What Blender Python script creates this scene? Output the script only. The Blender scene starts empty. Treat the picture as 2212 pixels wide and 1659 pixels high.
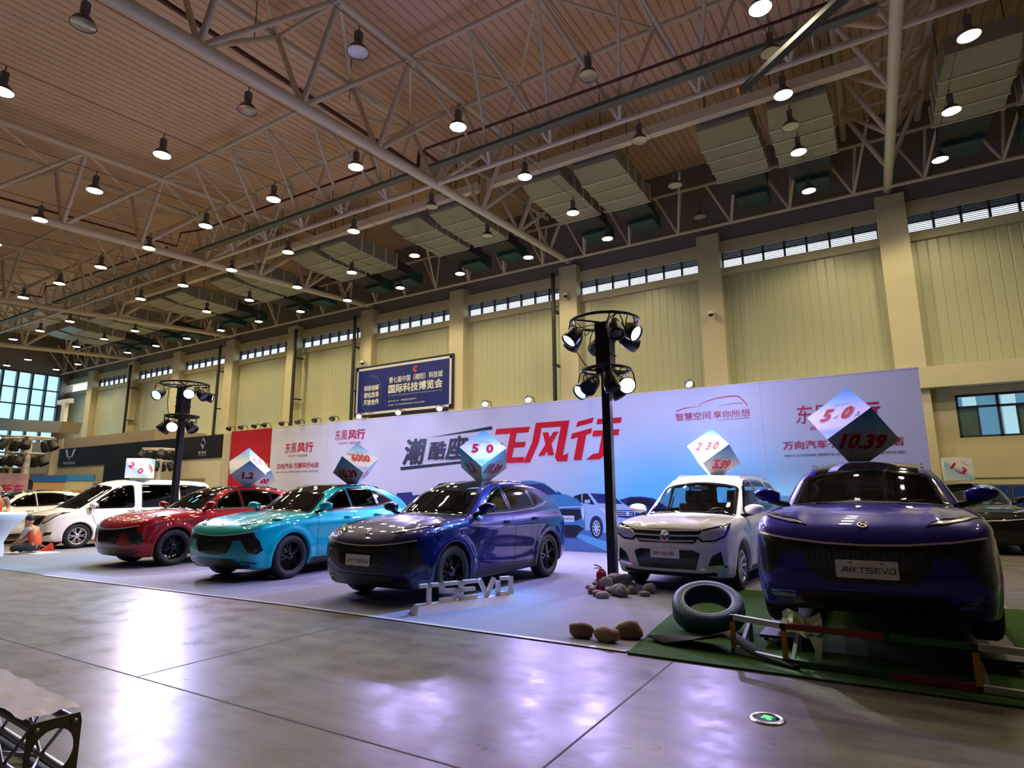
import bpy, bmesh, math, random
import numpy as np
from mathutils import Vector, Matrix, Euler
random.seed(7)
PI = math.pi
S = bpy.context.scene
COL = S.collection

# ------------------------------------------------------------------ camera
CAM_Z = 1.44
YAW, PITCH, ROLL, FPX = 0.5445703, 0.18095267, -0.00608136, 1292.286
cd = bpy.data.cameras.new('camera'); cam = bpy.data.objects.new('camera', cd); COL.objects.link(cam)
_f = Vector((-math.sin(YAW)*math.cos(PITCH), math.cos(YAW)*math.cos(PITCH), math.sin(PITCH)))
_r = Vector((math.cos(YAW), math.sin(YAW), 0)); _u = _r.cross(_f)
_c, _s = math.cos(ROLL), math.sin(ROLL)
_r, _u = _c*_r+_s*_u, -_s*_r+_c*_u
cam.matrix_world = Matrix(((_r.x, _u.x, -_f.x, 0), (_r.y, _u.y, -_f.y, 0), (_r.z, _u.z, -_f.z, CAM_Z), (0, 0, 0, 1)))
cd.sensor_width = 36; cd.lens = FPX/2212*36; cd.clip_start = .05; cd.clip_end = 300
S.camera = cam

# ------------------------------------------------------------------ daylight outside the hall, exposure
w = bpy.data.worlds.new('overcast_daylight'); S.world = w; w.use_nodes = True
bg = w.node_tree.nodes['Background']; bg.inputs[0].default_value = (.72, .85, 1, 1); bg.inputs[1].default_value = 3.0
S.view_settings.view_transform = 'Standard'; S.view_settings.look = 'None'
S.view_settings.gamma = 1; S.view_settings.use_curve_mapping = False
S.view_settings.exposure = EXPOSURE = 0.25
S.cycles.use_denoising = True
S.cycles.max_bounces = 7; S.cycles.diffuse_bounces = 4; S.cycles.glossy_bounces = 4
S.cycles.transmission_bounces = 6; S.cycles.transparent_max_bounces = 12
S.cycles.sample_clamp_indirect = 4.0
S.cycles.caustics_reflective = False; S.cycles.caustics_refractive = False

# ------------------------------------------------------------------ materials
def mat(name, col, rough=.5, metal=0, coat=0, spec=.5, emit=None, estr=0, noise=0, nscale=5, bump=0, bscale=60, alpha=1, trans=0, ior=1.45, sheen=0):
    m = bpy.data.materials.new(name); m.use_nodes = True
    nt = m.node_tree; b = nt.nodes['Principled BSDF']; I = b.inputs
    I['Base Color'].default_value = (*col, 1); I['Roughness'].default_value = rough; I['Metallic'].default_value = metal
    I['Coat Weight'].default_value = coat; I['Coat Roughness'].default_value = .03; I['Specular IOR Level'].default_value = spec
    I['Alpha'].default_value = alpha; I['Transmission Weight'].default_value = trans; I['IOR'].default_value = ior
    if sheen: I['Sheen Weight'].default_value = sheen
    if emit: I['Emission Color'].default_value = (*emit, 1); I['Emission Strength'].default_value = estr
    if noise or bump:
        tc = nt.nodes.new('ShaderNodeTexCoord'); n = nt.nodes.new('ShaderNodeTexNoise')
        n.inputs['Scale'].default_value = nscale; n.inputs['Detail'].default_value = 4
        nt.links.new(tc.outputs['Object'], n.inputs['Vector'])
        if noise:
            mx = nt.nodes.new('ShaderNodeMix'); mx.data_type = 'RGBA'
            mx.inputs[6].default_value = (*[max(0, c*(1-noise)) for c in col], 1)
            mx.inputs[7].default_value = (*[min(1, c*(1+noise)) for c in col], 1)
            nt.links.new(n.outputs['Fac'], mx.inputs[0]); nt.links.new(mx.outputs[2], I['Base Color'])
        if bump:
            n2 = nt.nodes.new('ShaderNodeTexNoise'); n2.inputs['Scale'].default_value = bscale
            nt.links.new(tc.outputs['Object'], n2.inputs['Vector'])
            bp = nt.nodes.new('ShaderNodeBump'); bp.inputs['Strength'].default_value = bump; bp.inputs['Distance'].default_value = .02
            nt.links.new(n2.outputs['Fac'], bp.inputs['Height']); nt.links.new(bp.outputs['Normal'], I['Normal'])
    return m

def glass(name, tint, density):
    """thin tinted pane: glossy coat over a tinted see-through film"""
    m = bpy.data.materials.new(name); m.use_nodes = True; nt = m.node_tree
    for n in list(nt.nodes): nt.nodes.remove(n)
    out = nt.nodes.new('ShaderNodeOutputMaterial'); tr = nt.nodes.new('ShaderNodeBsdfTransparent'); gl = nt.nodes.new('ShaderNodeBsdfGlossy')
    tr.inputs[0].default_value = (*[t*(1-density) for t in tint], 1); gl.inputs['Roughness'].default_value = .02
    fr = nt.nodes.new('ShaderNodeFresnel'); geo = nt.nodes.new('ShaderNodeNewGeometry'); ir = nt.nodes.new('ShaderNodeMapRange')
    ir.inputs[3].default_value = 1.52; ir.inputs[4].default_value = 1/1.52; nt.links.new(geo.outputs['Backfacing'], ir.inputs[0]); nt.links.new(ir.outputs[0], fr.inputs[0]); mx = nt.nodes.new('ShaderNodeMixShader')
    nt.links.new(fr.outputs[0], mx.inputs[0]); nt.links.new(tr.outputs[0], mx.inputs[1]); nt.links.new(gl.outputs[0], mx.inputs[2])
    nt.links.new(mx.outputs[0], out.inputs[0])
    return m

def paint(name, col, flake=.25):
    m = mat(name, col, rough=.34, metal=flake, coat=1, spec=.08)
    nt = m.node_tree; b = nt.nodes['Principled BSDF']
    tc = nt.nodes.new('ShaderNodeTexCoord'); v = nt.nodes.new('ShaderNodeTexVoronoi'); v.inputs['Scale'].default_value = 900
    r = nt.nodes.new('ShaderNodeMapRange'); r.inputs[3].default_value = .26; r.inputs[4].default_value = .40
    nt.links.new(tc.outputs['Object'], v.inputs['Vector']); nt.links.new(v.outputs['Color'], r.inputs[0]); nt.links.new(r.outputs[0], b.inputs['Roughness'])
    return m

# ------------------------------------------------------------------ mesh collector and object helpers
def link(o, parent=None):
    COL.objects.link(o)
    if parent is not None: o.parent = parent
    return o

class MB:
    """collects boxes, tubes, lathes and prisms into one mesh"""
    def __init__(s): s.v = []; s.f = []; s.smooth = []; s.uv = None
    def add(s, vs, fs, smooth=False, M=None):
        n = len(s.v)
        s.v += [tuple(M @ Vector(p)) if M is not None else tuple(p) for p in vs]
        s.f += [tuple(i+n for i in f) for f in fs]; s.smooth += [smooth]*len(fs); return s
    def box(s, a, b, M=None, bev=0):
        (x0, y0, z0), (x1, y1, z1) = a, b
        if bev:
            c = ((x0+x1)/2, (y0+y1)/2, (z0+z1)/2); h = ((x1-x0)/2, (y1-y0)/2, (z1-z0)/2); bev = min(bev, *[q*.49 for q in h])
            bm = bmesh.new(); bmesh.ops.create_cube(bm, size=2)
            for v in bm.verts: v.co = Vector((c[0]+v.co.x*h[0], c[1]+v.co.y*h[1], c[2]+v.co.z*h[2]))
            bmesh.ops.bevel(bm, geom=bm.edges[:], offset=bev, segments=2, profile=.6, affect='EDGES')
            bm.verts.index_update()
            s.add([v.co[:] for v in bm.verts], [[v.index for v in f.verts] for f in bm.faces], False, M); bm.free(); return s
        return s.add([(x0,y0,z0),(x1,y0,z0),(x1,y1,z0),(x0,y1,z0),(x0,y0,z1),(x1,y0,z1),(x1,y1,z1),(x0,y1,z1)],
                     [(0,3,2,1),(4,5,6,7),(0,1,5,4),(1,2,6,5),(2,3,7,6),(3,0,4,7)], False, M)
    def tube(s, pts, r, n=8, caps=True, closed=False, M=None):
        pts = [Vector(p) for p in pts]; k = len(pts); rs = r if isinstance(r, (list, tuple)) else [r]*k
        vs = []; fs = []; up = None
        for i, p in enumerate(pts):
            a = pts[(i-1) % k] if (i > 0 or closed) else p; b = pts[(i+1) % k] if (i < k-1 or closed) else p
            d = (b-a).normalized()
            if up is None: up = Vector((0, 0, 1)) if abs(d.z) < .9 else Vector((1, 0, 0))
            e = d.cross(up).normalized(); u = e.cross(d).normalized(); up = u
            vs += [tuple(p+(e*math.cos(t)+u*math.sin(t))*rs[i]) for t in [2*PI*j/n for j in range(n)]]
        for i in range(k if closed else k-1):
            i2 = (i+1) % k
            fs += [(i*n+j, i*n+(j+1) % n, i2*n+(j+1) % n, i2*n+j) for j in range(n)]
        s.add(vs, fs, True, M)
        if caps and not closed: s.add(vs[:n], [tuple(range(n))[::-1]], False, M); s.add(vs[-n:], [tuple(range(n))], False, M)
        return s
    def lathe(s, prof, n=24, M=None, closed=False):
        """prof: (radius, z) list around z"""
        k = len(prof); vs = [(r*math.cos(2*PI*j/n), r*math.sin(2*PI*j/n), z) for r, z in prof for j in range(n)]
        fs = [(i*n+j, i*n+(j+1) % n, ((i+1) % k)*n+(j+1) % n, ((i+1) % k)*n+j) for i in range(k if closed else k-1) for j in range(n)]
        return s.add(vs, fs, True, M)
    def prism(s, poly, z0, z1, M=None):
        """2D polygon in xy, extruded along z"""
        n = len(poly); a = sum(poly[i][0]*poly[(i+1) % n][1]-poly[(i+1) % n][0]*poly[i][1] for i in range(n))
        if a < 0: poly = poly[::-1]
        vs = [(x, y, z0) for x, y in poly]+[(x, y, z1) for x, y in poly]
        return s.add(vs, [tuple(range(n))[::-1], tuple(range(n, 2*n))]+[(i, (i+1) % n, n+(i+1) % n, n+i) for i in range(n)], False, M)
    def sphere(s, c, r, n=12, M=None):
        r = r if isinstance(r, (tuple, list)) else (r, r, r); vs = []; fs = []
        for i in range(n//2+1):
            t = PI*i/(n//2)
            vs += [(c[0]+r[0]*math.sin(t)*math.cos(2*PI*j/n), c[1]+r[1]*math.sin(t)*math.sin(2*PI*j/n), c[2]-r[2]*math.cos(t)) for j in range(n)]
        fs = [(i*n+j, i*n+(j+1) % n, (i+1)*n+(j+1) % n, (i+1)*n+j) for i in range(n//2) for j in range(n)]
        return s.add(vs, fs, True, M)
    def mesh(s, name, m=None):
        me = bpy.data.meshes.new(name); me.from_pydata(s.v, [], s.f)
        me.polygons.foreach_set('use_smooth', s.smooth)
        if m is not None: me.materials.append(m)
        me.update(); return me
    def build(s, name, m=None, parent=None):
        return link(bpy.data.objects.new(name, s.mesh(name, m)), parent)

def tag(o, label, cat, group=None):
    o['label'] = label; o['category'] = cat
    if group: o['group'] = group
    return o
def struct(o):
    o['kind'] = 'structure'; return o
def thing(name, label, cat, loc=(0, 0, 0), rz=0, group=None):
    o = bpy.data.objects.new(name, None); o.empty_display_size = .1; link(o)
    o.location = loc; o.rotation_euler = (0, 0, rz); return tag(o, label, cat, group)
KIDS = {}
def dup(root, loc=None, rz=None, label=None, group=None, swap=None):
    """copy of a thing with its parts and sub-parts; swap: {material: other material}"""
    def cp(o, par):
        c = o.copy(); COL.objects.link(c)
        if par is not None: c.parent = par; c.matrix_parent_inverse = o.matrix_parent_inverse
        if swap and o.type == 'MESH':
            for i, sl in enumerate(o.material_slots):
                if sl.material in swap: c.material_slots[i].link = 'OBJECT'; c.material_slots[i].material = swap[sl.material]
        for k in o.children: cp(k, c)
        return c
    c = cp(root, None)
    if loc is not None: c.location = loc
    if rz is not None: c.rotation_euler = (0, 0, rz)
    if label: c['label'] = label
    if group: c['group'] = group
    return c

def frame(o, ex, ey):
    """4x4 with x axis ex, y axis ey, origin o"""
    ex = Vector(ex).normalized(); ez = ex.cross(Vector(ey)).normalized(); ey = ez.cross(ex); o = Vector(o)
    return Matrix(((ex.x, ey.x, ez.x, o.x), (ex.y, ey.y, ez.y, o.y), (ex.z, ey.z, ez.z, o.z), (0, 0, 0, 1)))

def text_mesh(s, w=None, h=None, bold=0, shear=0, extrude=0, res=2):
    """text as mesh data in xy, centred, scaled to width w and/or height h"""
    cu = bpy.data.curves.new('lettering', 'FONT'); cu.body = s; cu.shear = shear; cu.extrude = extrude; cu.resolution_u = res
    o = bpy.data.objects.new('lettering', cu); COL.objects.link(o)
    dg = bpy.context.evaluated_depsgraph_get(); me = bpy.data.meshes.new_from_object(o.evaluated_get(dg))
    bpy.data.objects.remove(o); bpy.data.curves.remove(cu)
    if bold:   # heavier strokes: shifted copies of the glyphs laid over each other
        bm = bmesh.new()
        for q, (dx, dy) in enumerate([(0, 0)]+[(bold*math.cos(a), bold*math.sin(a)) for a in np.linspace(0, 2*PI, 9)[:-1]]):
            m2 = me.copy(); m2.transform(Matrix.Translation((dx, dy, q*3e-5))); bm.from_mesh(m2); bpy.data.meshes.remove(m2)
        bm.to_mesh(me); bm.free()
    n = len(me.vertices); co = np.empty(n*3, np.float32); me.vertices.foreach_get('co', co); co = co.reshape(n, 3)
    lo, hi = co.min(0), co.max(0); sz = hi-lo
    sx = w/sz[0] if w else h/sz[1]; sy = h/sz[1] if h else w/sz[0]
    co[:, 0] = (co[:, 0]-(lo[0]+hi[0])/2)*sx; co[:, 1] = (co[:, 1]-(lo[1]+hi[1])/2)*sy
    me.vertices.foreach_set('co', co.ravel()); me.update(); return me
def text(name, s, M, m, parent=None, **k):
    me = text_mesh(s, **k); me.name = name; me.transform(M); me.materials.clear(); me.materials.append(m)
    return link(bpy.data.objects.new(name, me), parent)
def wall_text(name, s, x0, x1, z0, z1, y, m, parent=None, **k):
    """text filling a rectangle of a wall that faces -Y"""
    return text(name, s, frame(((x0+x1)/2, y, (z0+z1)/2), (1, 0, 0), (0, 0, 1)), m, parent, w=x1-x0, h=z1-z0, **k)

STROKES = {  # angular display letters as poly-lines in a 1 x 1 cell
    'T': [[(0, 1), (1, 1)], [(.5, 1), (.5, 0)]],
    '5': [[(1, 1), (0, 1), (0, .55), (.85, .55), (1, .42), (1, .12), (.85, 0), (0, 0)]],
    'E': [[(1, 1), (0, 1), (0, 0), (1, 0)], [(0, .52), (.85, .52)]],
    'V': [[(0, 1), (.5, 0), (1, 1)]],
    'O': [[(0, .75), (0, 0), (1, 0), (1, 1), (.3, 1)]],
    'S': [[(1, 1), (0, 1), (0, .52), (1, .52), (1, 0), (0, 0)]],
    'X': [[(0, 1), (1, 0)], [(0, 0), (1, 1)]],
    '6': [[(1, 1), (0, 1), (0, 0), (1, 0), (1, .52), (0, .52)]],
}
def stroke_letters(mb, s, x0, h, wl, gap, t, z0, z1, M, shear=0):
    x = x0
    for ch in s:
        if ch == ' ': x += wl*.6; continue
        for li in STROKES[ch]:
            for (ax, ay), (bx, by) in zip(li, li[1:]):
                a = Vector((x+ax*wl+shear*ay*h, ay*h)); b = Vector((x+bx*wl+shear*by*h, by*h)); d = (b-a).normalized(); n = Vector((-d.y, d.x))*t/2; e = d*t*.5
                mb.prism([tuple(a-e+n), tuple(a-e-n), tuple(b+e-n), tuple(b+e+n)], z0, z1, M)
        x += wl+gap
    return x-gap
# ------------------------------------------------------------------ car bodies: implicit surfaces meshed with surface nets
def table(*pts):
    P = np.array(sorted(pts), float); x, y = P[:, 0], P[:, 1]; h = np.diff(x); d = np.diff(y)/h
    m = np.zeros_like(y); m[0], m[-1] = d[0], d[-1]
    for i in range(1, len(y)-1): m[i] = 0 if d[i-1]*d[i] <= 0 else 2*d[i-1]*d[i]/(d[i-1]+d[i])
    X = np.linspace(x[0], x[-1], 700); i = np.clip(np.searchsorted(x, X)-1, 0, len(x)-2); t = (X-x[i])/h[i]
    Y = y[i]*(2*t**3-3*t**2+1)+h[i]*m[i]*(t**3-2*t**2+t)+y[i+1]*(3*t**2-2*t**3)+h[i]*m[i+1]*(t**3-t**2)
    k = np.ones(9)/9; Y[4:-4] = np.convolve(Y, k, 'valid')
    return lambda q: np.interp(q, X, Y)
def smax(a, b, k):
    h = np.maximum(k-np.abs(a-b), 0)/k; return np.maximum(a, b)+h*h*k*.25
def smin(a, b, k): return -smax(-a, -b, k)
def gauss(q, c, s): return np.exp(-((q-c)/s)**2)

def make_field(D):
    """D: dictionary of profile tables; returns f(x, y, z), negative inside the car body"""
    ZH, W, SZ, XF, XR, ZR, WG = (D[k] for k in ('hood', 'plan', 'sidez', 'nose', 'tail', 'roof', 'house'))
    wb, wr = D['wb'], D['arch']
    def f(x, y, z):
        ay = np.abs(y)
        top = (z-(ZH(x)-D['hoodcrown']*(ay/.8)**2+D.get('hoodrib', 0)*gauss(ay, .52, .07)*np.clip((x-.9)*2, 0, 1)))*.93
        da = np.minimum(np.hypot(x-wb, z-D['wz']), np.hypot(x+wb, z-D['wz']))
        flare = D.get('flare', .018)*gauss(da, wr+.03, .06)
        sc = D.get('sculpt', 0)*gauss(z, .60+.06*x, .13)*np.clip(1.15-np.abs(x+.05)*1.02, 0, 1)
        side = ay-(W(x)+SZ(z)+flare-sc)
        nb = D['nosebend']
        front = (x-(XF(z)-nb*(ay/.8)**D.get('nosepow', 2.4)))*.9
        rear = (XR(z)+D['tailbend']*(ay/.8)**2.4-x)*.9
        L = smax(top, side, D.get('kfender', .12)); L = smax(L, front, D.get('knose', .09)); L = smax(L, rear, .10)
        xe = x+D['wscurve']*(ay/.7)**2
        roof = (z-(ZR(xe)-D['roofcrown']*(ay/.6)**2))*.85
        hs = (ay-(WG(z)-D['housetaper']*np.clip((-x-.9)/1.3, 0, 1)**2-D.get('houstfront', .03)*np.clip((x-.3)/.7, 0, 1)))*.95
        G = smax(roof, hs, D.get('kroof', .10)); G = smax(G, (XR(z)-.02-x)*.9, .08)
        b = smin(L, G, D.get('kbelt', .05))
        b = smax(b, D['floor'](x)-z, .05)
        arch = np.maximum(da-wr, .56-ay)
        return smax(b, -arch, .012)
    return f

def grad(f, p, e=2e-3):
    g = np.stack([f(p[:, 0]+e*(i == 0), p[:, 1]+e*(i == 1), p[:, 2]+e*(i == 2))-f(p[:, 0]-e*(i == 0), p[:, 1]-e*(i == 1), p[:, 2]-e*(i == 2)) for i in range(3)], 1)/(2*e)
    return g
def surface_net(f, lo, hi, h):
    n = [int(math.ceil((b-a)/h))+1 for a, b in zip(lo, hi)]
    ax = [lo[i]+h*np.arange(n[i]) for i in range(3)]
    X, Y, Z = np.meshgrid(*ax, indexing='ij'); V = f(X, Y, Z); s = V < 0
    corners = [(i, j, k) for i in (0, 1) for j in (0, 1) for k in (0, 1)]
    sl = lambda c: tuple(slice(c[i], n[i]-1+c[i]) for i in range(3))
    cnt = sum(s[sl(c)].astype(int) for c in corners); act = (cnt > 0) & (cnt < 8)
    acc = np.zeros(act.shape+(3,)); num = np.zeros(act.shape)
    for a in corners:
        for i in range(3):
            if a[i]: continue
            b = list(a); b[i] = 1; va, vb = V[sl(a)], V[sl(b)]
            cr = (va < 0) != (vb < 0); t = np.where(cr, va/np.where(cr, va-vb, 1), 0)
            for q in range(3): acc[..., q] += np.where(cr, a[q]+(t if q == i else 0), 0)
            num += cr
    idx = -np.ones(act.shape, int); I = np.argwhere(act); idx[act] = np.arange(len(I))
    P = np.array(lo)+h*(I+acc[act]/num[act][:, None])
    for _ in range(4):
        g = grad(f, P); v = f(P[:, 0], P[:, 1], P[:, 2])
        st = v[:, None]*g/np.maximum((g*g).sum(1), .05)[:, None]; P -= np.clip(st, -h*.6, h*.6)
    F = []
    for i in range(3):
        j, k = (i+1) % 3, (i+2) % 3
        r = [slice(0, n[q]-1) if q == i else slice(1, n[q]-1) for q in range(3)]
        r2 = list(r); r2[i] = slice(1, n[i])
        a, b = s[tuple(r)], s[tuple(r2)]; E = np.argwhere(a != b); fl = a[a != b]
        E[:, j] += 1; E[:, k] += 1
        def at(dj, dk):
            q = E.copy(); q[:, j] += dj; q[:, k] += dk; return idx[q[:, 0], q[:, 1], q[:, 2]]
        quad = np.stack([at(-1, -1), at(0, -1), at(0, 0), at(-1, 0)], 1); quad[~fl] = quad[~fl][:, ::-1]; F.append(quad)
    F = np.concatenate(F); F = F[(F >= 0).all(1)]
    N = grad(f, P); N /= np.linalg.norm(N, axis=1)[:, None]+1e-9
    return P, F, N

def mesh_np(name, P, F, N, m):
    used = np.unique(F); re = -np.ones(len(P), int); re[used] = np.arange(len(used))
    me = bpy.data.meshes.new(name); me.from_pydata(P[used].tolist(), [], re[F].tolist()); me.materials.append(m)
    me.polygons.foreach_set('use_smooth', [True]*len(me.polygons)); me.update()
    me.normals_split_custom_set_from_vertices(N[used].tolist()); return me

def inside(poly, a, b):
    r = np.zeros(a.shape, bool); n = len(poly)
    for i in range(n):
        (x0, y0), (x1, y1) = poly[i], poly[(i+1) % n]
        c = ((y0 > b) != (y1 > b)) & (a < (x1-x0)*(b-y0)/((y1-y0) or 1e-12)+x0); r ^= c
    return r
def round_poly(poly, r, n=4):
    out = []; k = len(poly)
    for i in range(k):
        p, a, b = (Vector(poly[j % k]) for j in (i, i-1, i+1)); u = a-p; v = b-p
        d = min(r, u.length*.45, v.length*.45); u.normalize(); v.normalize()
        for t in [j/n for j in range(n+1)]: out.append(tuple(p+u*d*(1-t)**2+v*d*t**2))
    return out
def resample(li, step):
    out = []
    for (a, b), (c, d) in zip(li, li[1:]):
        n = max(1, int(math.hypot(c-a, d-b)/step)); out += [(a+(c-a)*t/n, b+(d-b)*t/n) for t in range(n)]
    return out+[li[-1]]
def inset(poly, d):
    n = len(poly); a = sum(poly[i][0]*poly[(i+1) % n][1]-poly[(i+1) % n][0]*poly[i][1] for i in range(n)); s = 1 if a > 0 else -1; out = []
    for i in range(n):
        p = Vector(poly[i]); e = (Vector(poly[(i+1) % n])-Vector(poly[i-1])).normalized(); out.append(tuple(p+Vector((-e.y, e.x))*d*s))
    return out

# projection axes: side = (x, z) seen along -y, top = (x, y) seen from above, front = (y, z) seen along -x, back = (y, z) seen along +x
VIEW = {'left': ((0, 2), 1, 1.15, -.02), 'right': ((0, 2), 1, -1.15, .02), 'top': ((0, 1), 2, 2.1, .3), 'front': ((1, 2), 0, 2.9, .2), 'back': ((1, 2), 0, -2.9, -.2)}
def project(f, view, uv):
    (i, j), k, t0, t1 = VIEW[view]; uv = np.array(uv, float); P = np.zeros((len(uv), 3)); P[:, i] = uv[:, 0]; P[:, j] = uv[:, 1]
    T = np.linspace(t0, t1, 140); hit = np.full(len(uv), t1); prev = None; done = np.zeros(len(uv), bool); a = np.full(len(uv), t0); b = np.full(len(uv), t1)
    for t in T:
        P[:, k] = t; v = f(P[:, 0], P[:, 1], P[:, 2]) < 0; new = v & ~done; b[new] = t; a[new] = t-(T[1]-T[0]); done |= v
    for _ in range(18):
        m = (a+b)/2; P[:, k] = m; v = f(P[:, 0], P[:, 1], P[:, 2]) < 0; b = np.where(v, m, b); a = np.where(v, a, m)
    P[:, k] = b; N = grad(f, P); N /= np.linalg.norm(N, axis=1)[:, None]+1e-9
    return P, N, done
def patch(f, view, poly, cell=.05, off=.003, thick=0):
    """the area of polygon poly laid onto the body: returns verts, faces, normals"""
    bm = bmesh.new(); vs = [bm.verts.new((*p, 0)) for p in poly]; bm.faces.new(vs)
    for ax in (0, 1):
        lo, hi = min(p[ax] for p in poly), max(p[ax] for p in poly); q = math.floor(lo/cell)*cell+cell
        while q < hi:
            no = (1, 0, 0) if ax == 0 else (0, 1, 0); co = (q, 0, 0) if ax == 0 else (0, q, 0)
            bmesh.ops.bisect_plane(bm, geom=bm.verts[:]+bm.edges[:]+bm.faces[:], plane_co=co, plane_no=no); q += cell
    bmesh.ops.triangulate(bm, faces=[fc for fc in bm.faces if len(fc.verts) > 4])
    bm.verts.index_update(); uv = [(v.co.x, v.co.y) for v in bm.verts]; F = [[v.index for v in fc.verts] for fc in bm.faces]; bm.free()
    P, N, ok = project(f, view, uv); F = [fc for fc in F if all(ok[i] for i in fc)]
    return orient(P+N*off, F, N)
def orient(P, F, N):
    out = []
    for fc in F:
        a, b, c = P[fc[0]], P[fc[1]], P[fc[2]]
        out.append(fc if np.dot(np.cross(b-a, c-b), N[fc[0]]) >= 0 else fc[::-1])
    return P, out, N
def strip(f, view, line, width, off=.003, closed=False, step=.03, lift=0):
    """a band of given width along a poly-line laid onto the body, its middle lifted"""
    li = resample(line+[line[0]] if closed else line, step); pts = []
    if closed: li = li[:-1]
    n = len(li)
    for i in range(n):
        a = Vector(li[(i-1) % n] if closed or i > 0 else li[i]); b = Vector(li[(i+1) % n] if closed or i < n-1 else li[i]); e = (b-a).normalized(); q = Vector((-e.y, e.x)); c = Vector(li[i])
        pts += [tuple(c-q*width/2), tuple(c), tuple(c+q*width/2)]
    P, N, ok = project(f, view, pts); o = np.array([off, off+lift, off]*n)[:, None]; P = P+N*o
    F = []
    for i in range(n if closed else n-1):
        i2 = (i+1) % n
        for s in (0, 1):
            q = [3*i+s, 3*i+s+1, 3*i2+s+1, 3*i2+s]
            if all(ok[k] for k in q): F.append(q)
    return orient(P, F, N)

class Skin:
    """gathers patches and strips of one part"""
    def __init__(s, f): s.f = f; s.P = []; s.F = []; s.N = []; s.n = 0
    def _add(s, r):
        P, F, N = r; s.P.append(P); s.N.append(N); s.F += [[i+s.n for i in fc] for fc in F]; s.n += len(P); return s
    def area(s, view, poly, **k): return s._add(patch(s.f, view, poly, **k))
    def band(s, view, line, width, **k): return s._add(strip(s.f, view, line, width, **k))
    def build(s, name, m, parent):
        P = np.concatenate(s.P); N = np.concatenate(s.N)
        me = bpy.data.meshes.new(name); me.from_pydata(P.tolist(), [], s.F); me.materials.append(m)
        me.polygons.foreach_set('use_smooth', [True]*len(me.polygons)); me.update()
        me.normals_split_custom_set_from_vertices(N.tolist())
        return link(bpy.data.objects.new(name, me), parent)
mir = lambda pts: [(a, -b) for a, b in pts]      # mirror for top views
mirf = lambda pts: [(-a, b) for a, b in pts]     # mirror for front views

M_TYRE = mat('tyre_rubber', (.012, .012, .013), .6, bump=.2, bscale=200); M_DARKRIM = mat('gloss_black_alloy', (.012, .012, .014), .18, .6, coat=.5)
M_SILVERRIM = mat('silver_alloy', (.75, .76, .78), .25, .9); M_BLACK = mat('black_trim_plastic', (.012, .012, .013), .45, bump=.1, bscale=300)
M_GLOSSBLACK = mat('gloss_black_trim', (.006, .006, .007), .08, coat=.8); M_CHROME = mat('bright_chrome', (.85, .86, .88), .07, 1)
M_STRIP = mat('satin_silver_trim', (.72, .72, .75), .3, .35, coat=.5); M_GRILLE = mat('grille_mesh_black', (.004, .004, .005), .3, coat=.4); M_SEAT = mat('dark_seat_cloth', (.025, .025, .03), .8, bump=.2, bscale=150)
M_LINER = mat('dark_cabin_lining', (.03, .03, .034), .8, noise=.2); M_LAMPLENS = mat('headlamp_reflector', (.62, .62, .72), .18, .45, coat=1, noise=.45, nscale=40)
M_REDLENS = mat('red_tail_lamp', (.25, .005, .01), .15, coat=1); M_PLATE = mat('white_plate_board', (.78, .78, .80), .35, noise=.04); M_INK = mat('dark_grey_print', (.03, .03, .04), .5)
M_PINKINK = mat('magenta_red_print', (.55, .02, .12), .5); M_WELL = mat('wheel_well_black', (.006, .006, .007), .9); M_ROOFGLASS = mat('black_roof_glass', (.004, .004, .006), .05, coat=1)
G_DARK = glass('privacy_glass', (.55, .6, .65), .93); G_MID = glass('tinted_windscreen', (.7, .8, .82), .72); G_CLEAR = glass('clear_car_glass', (.85, .95, .97), .12)

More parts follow.
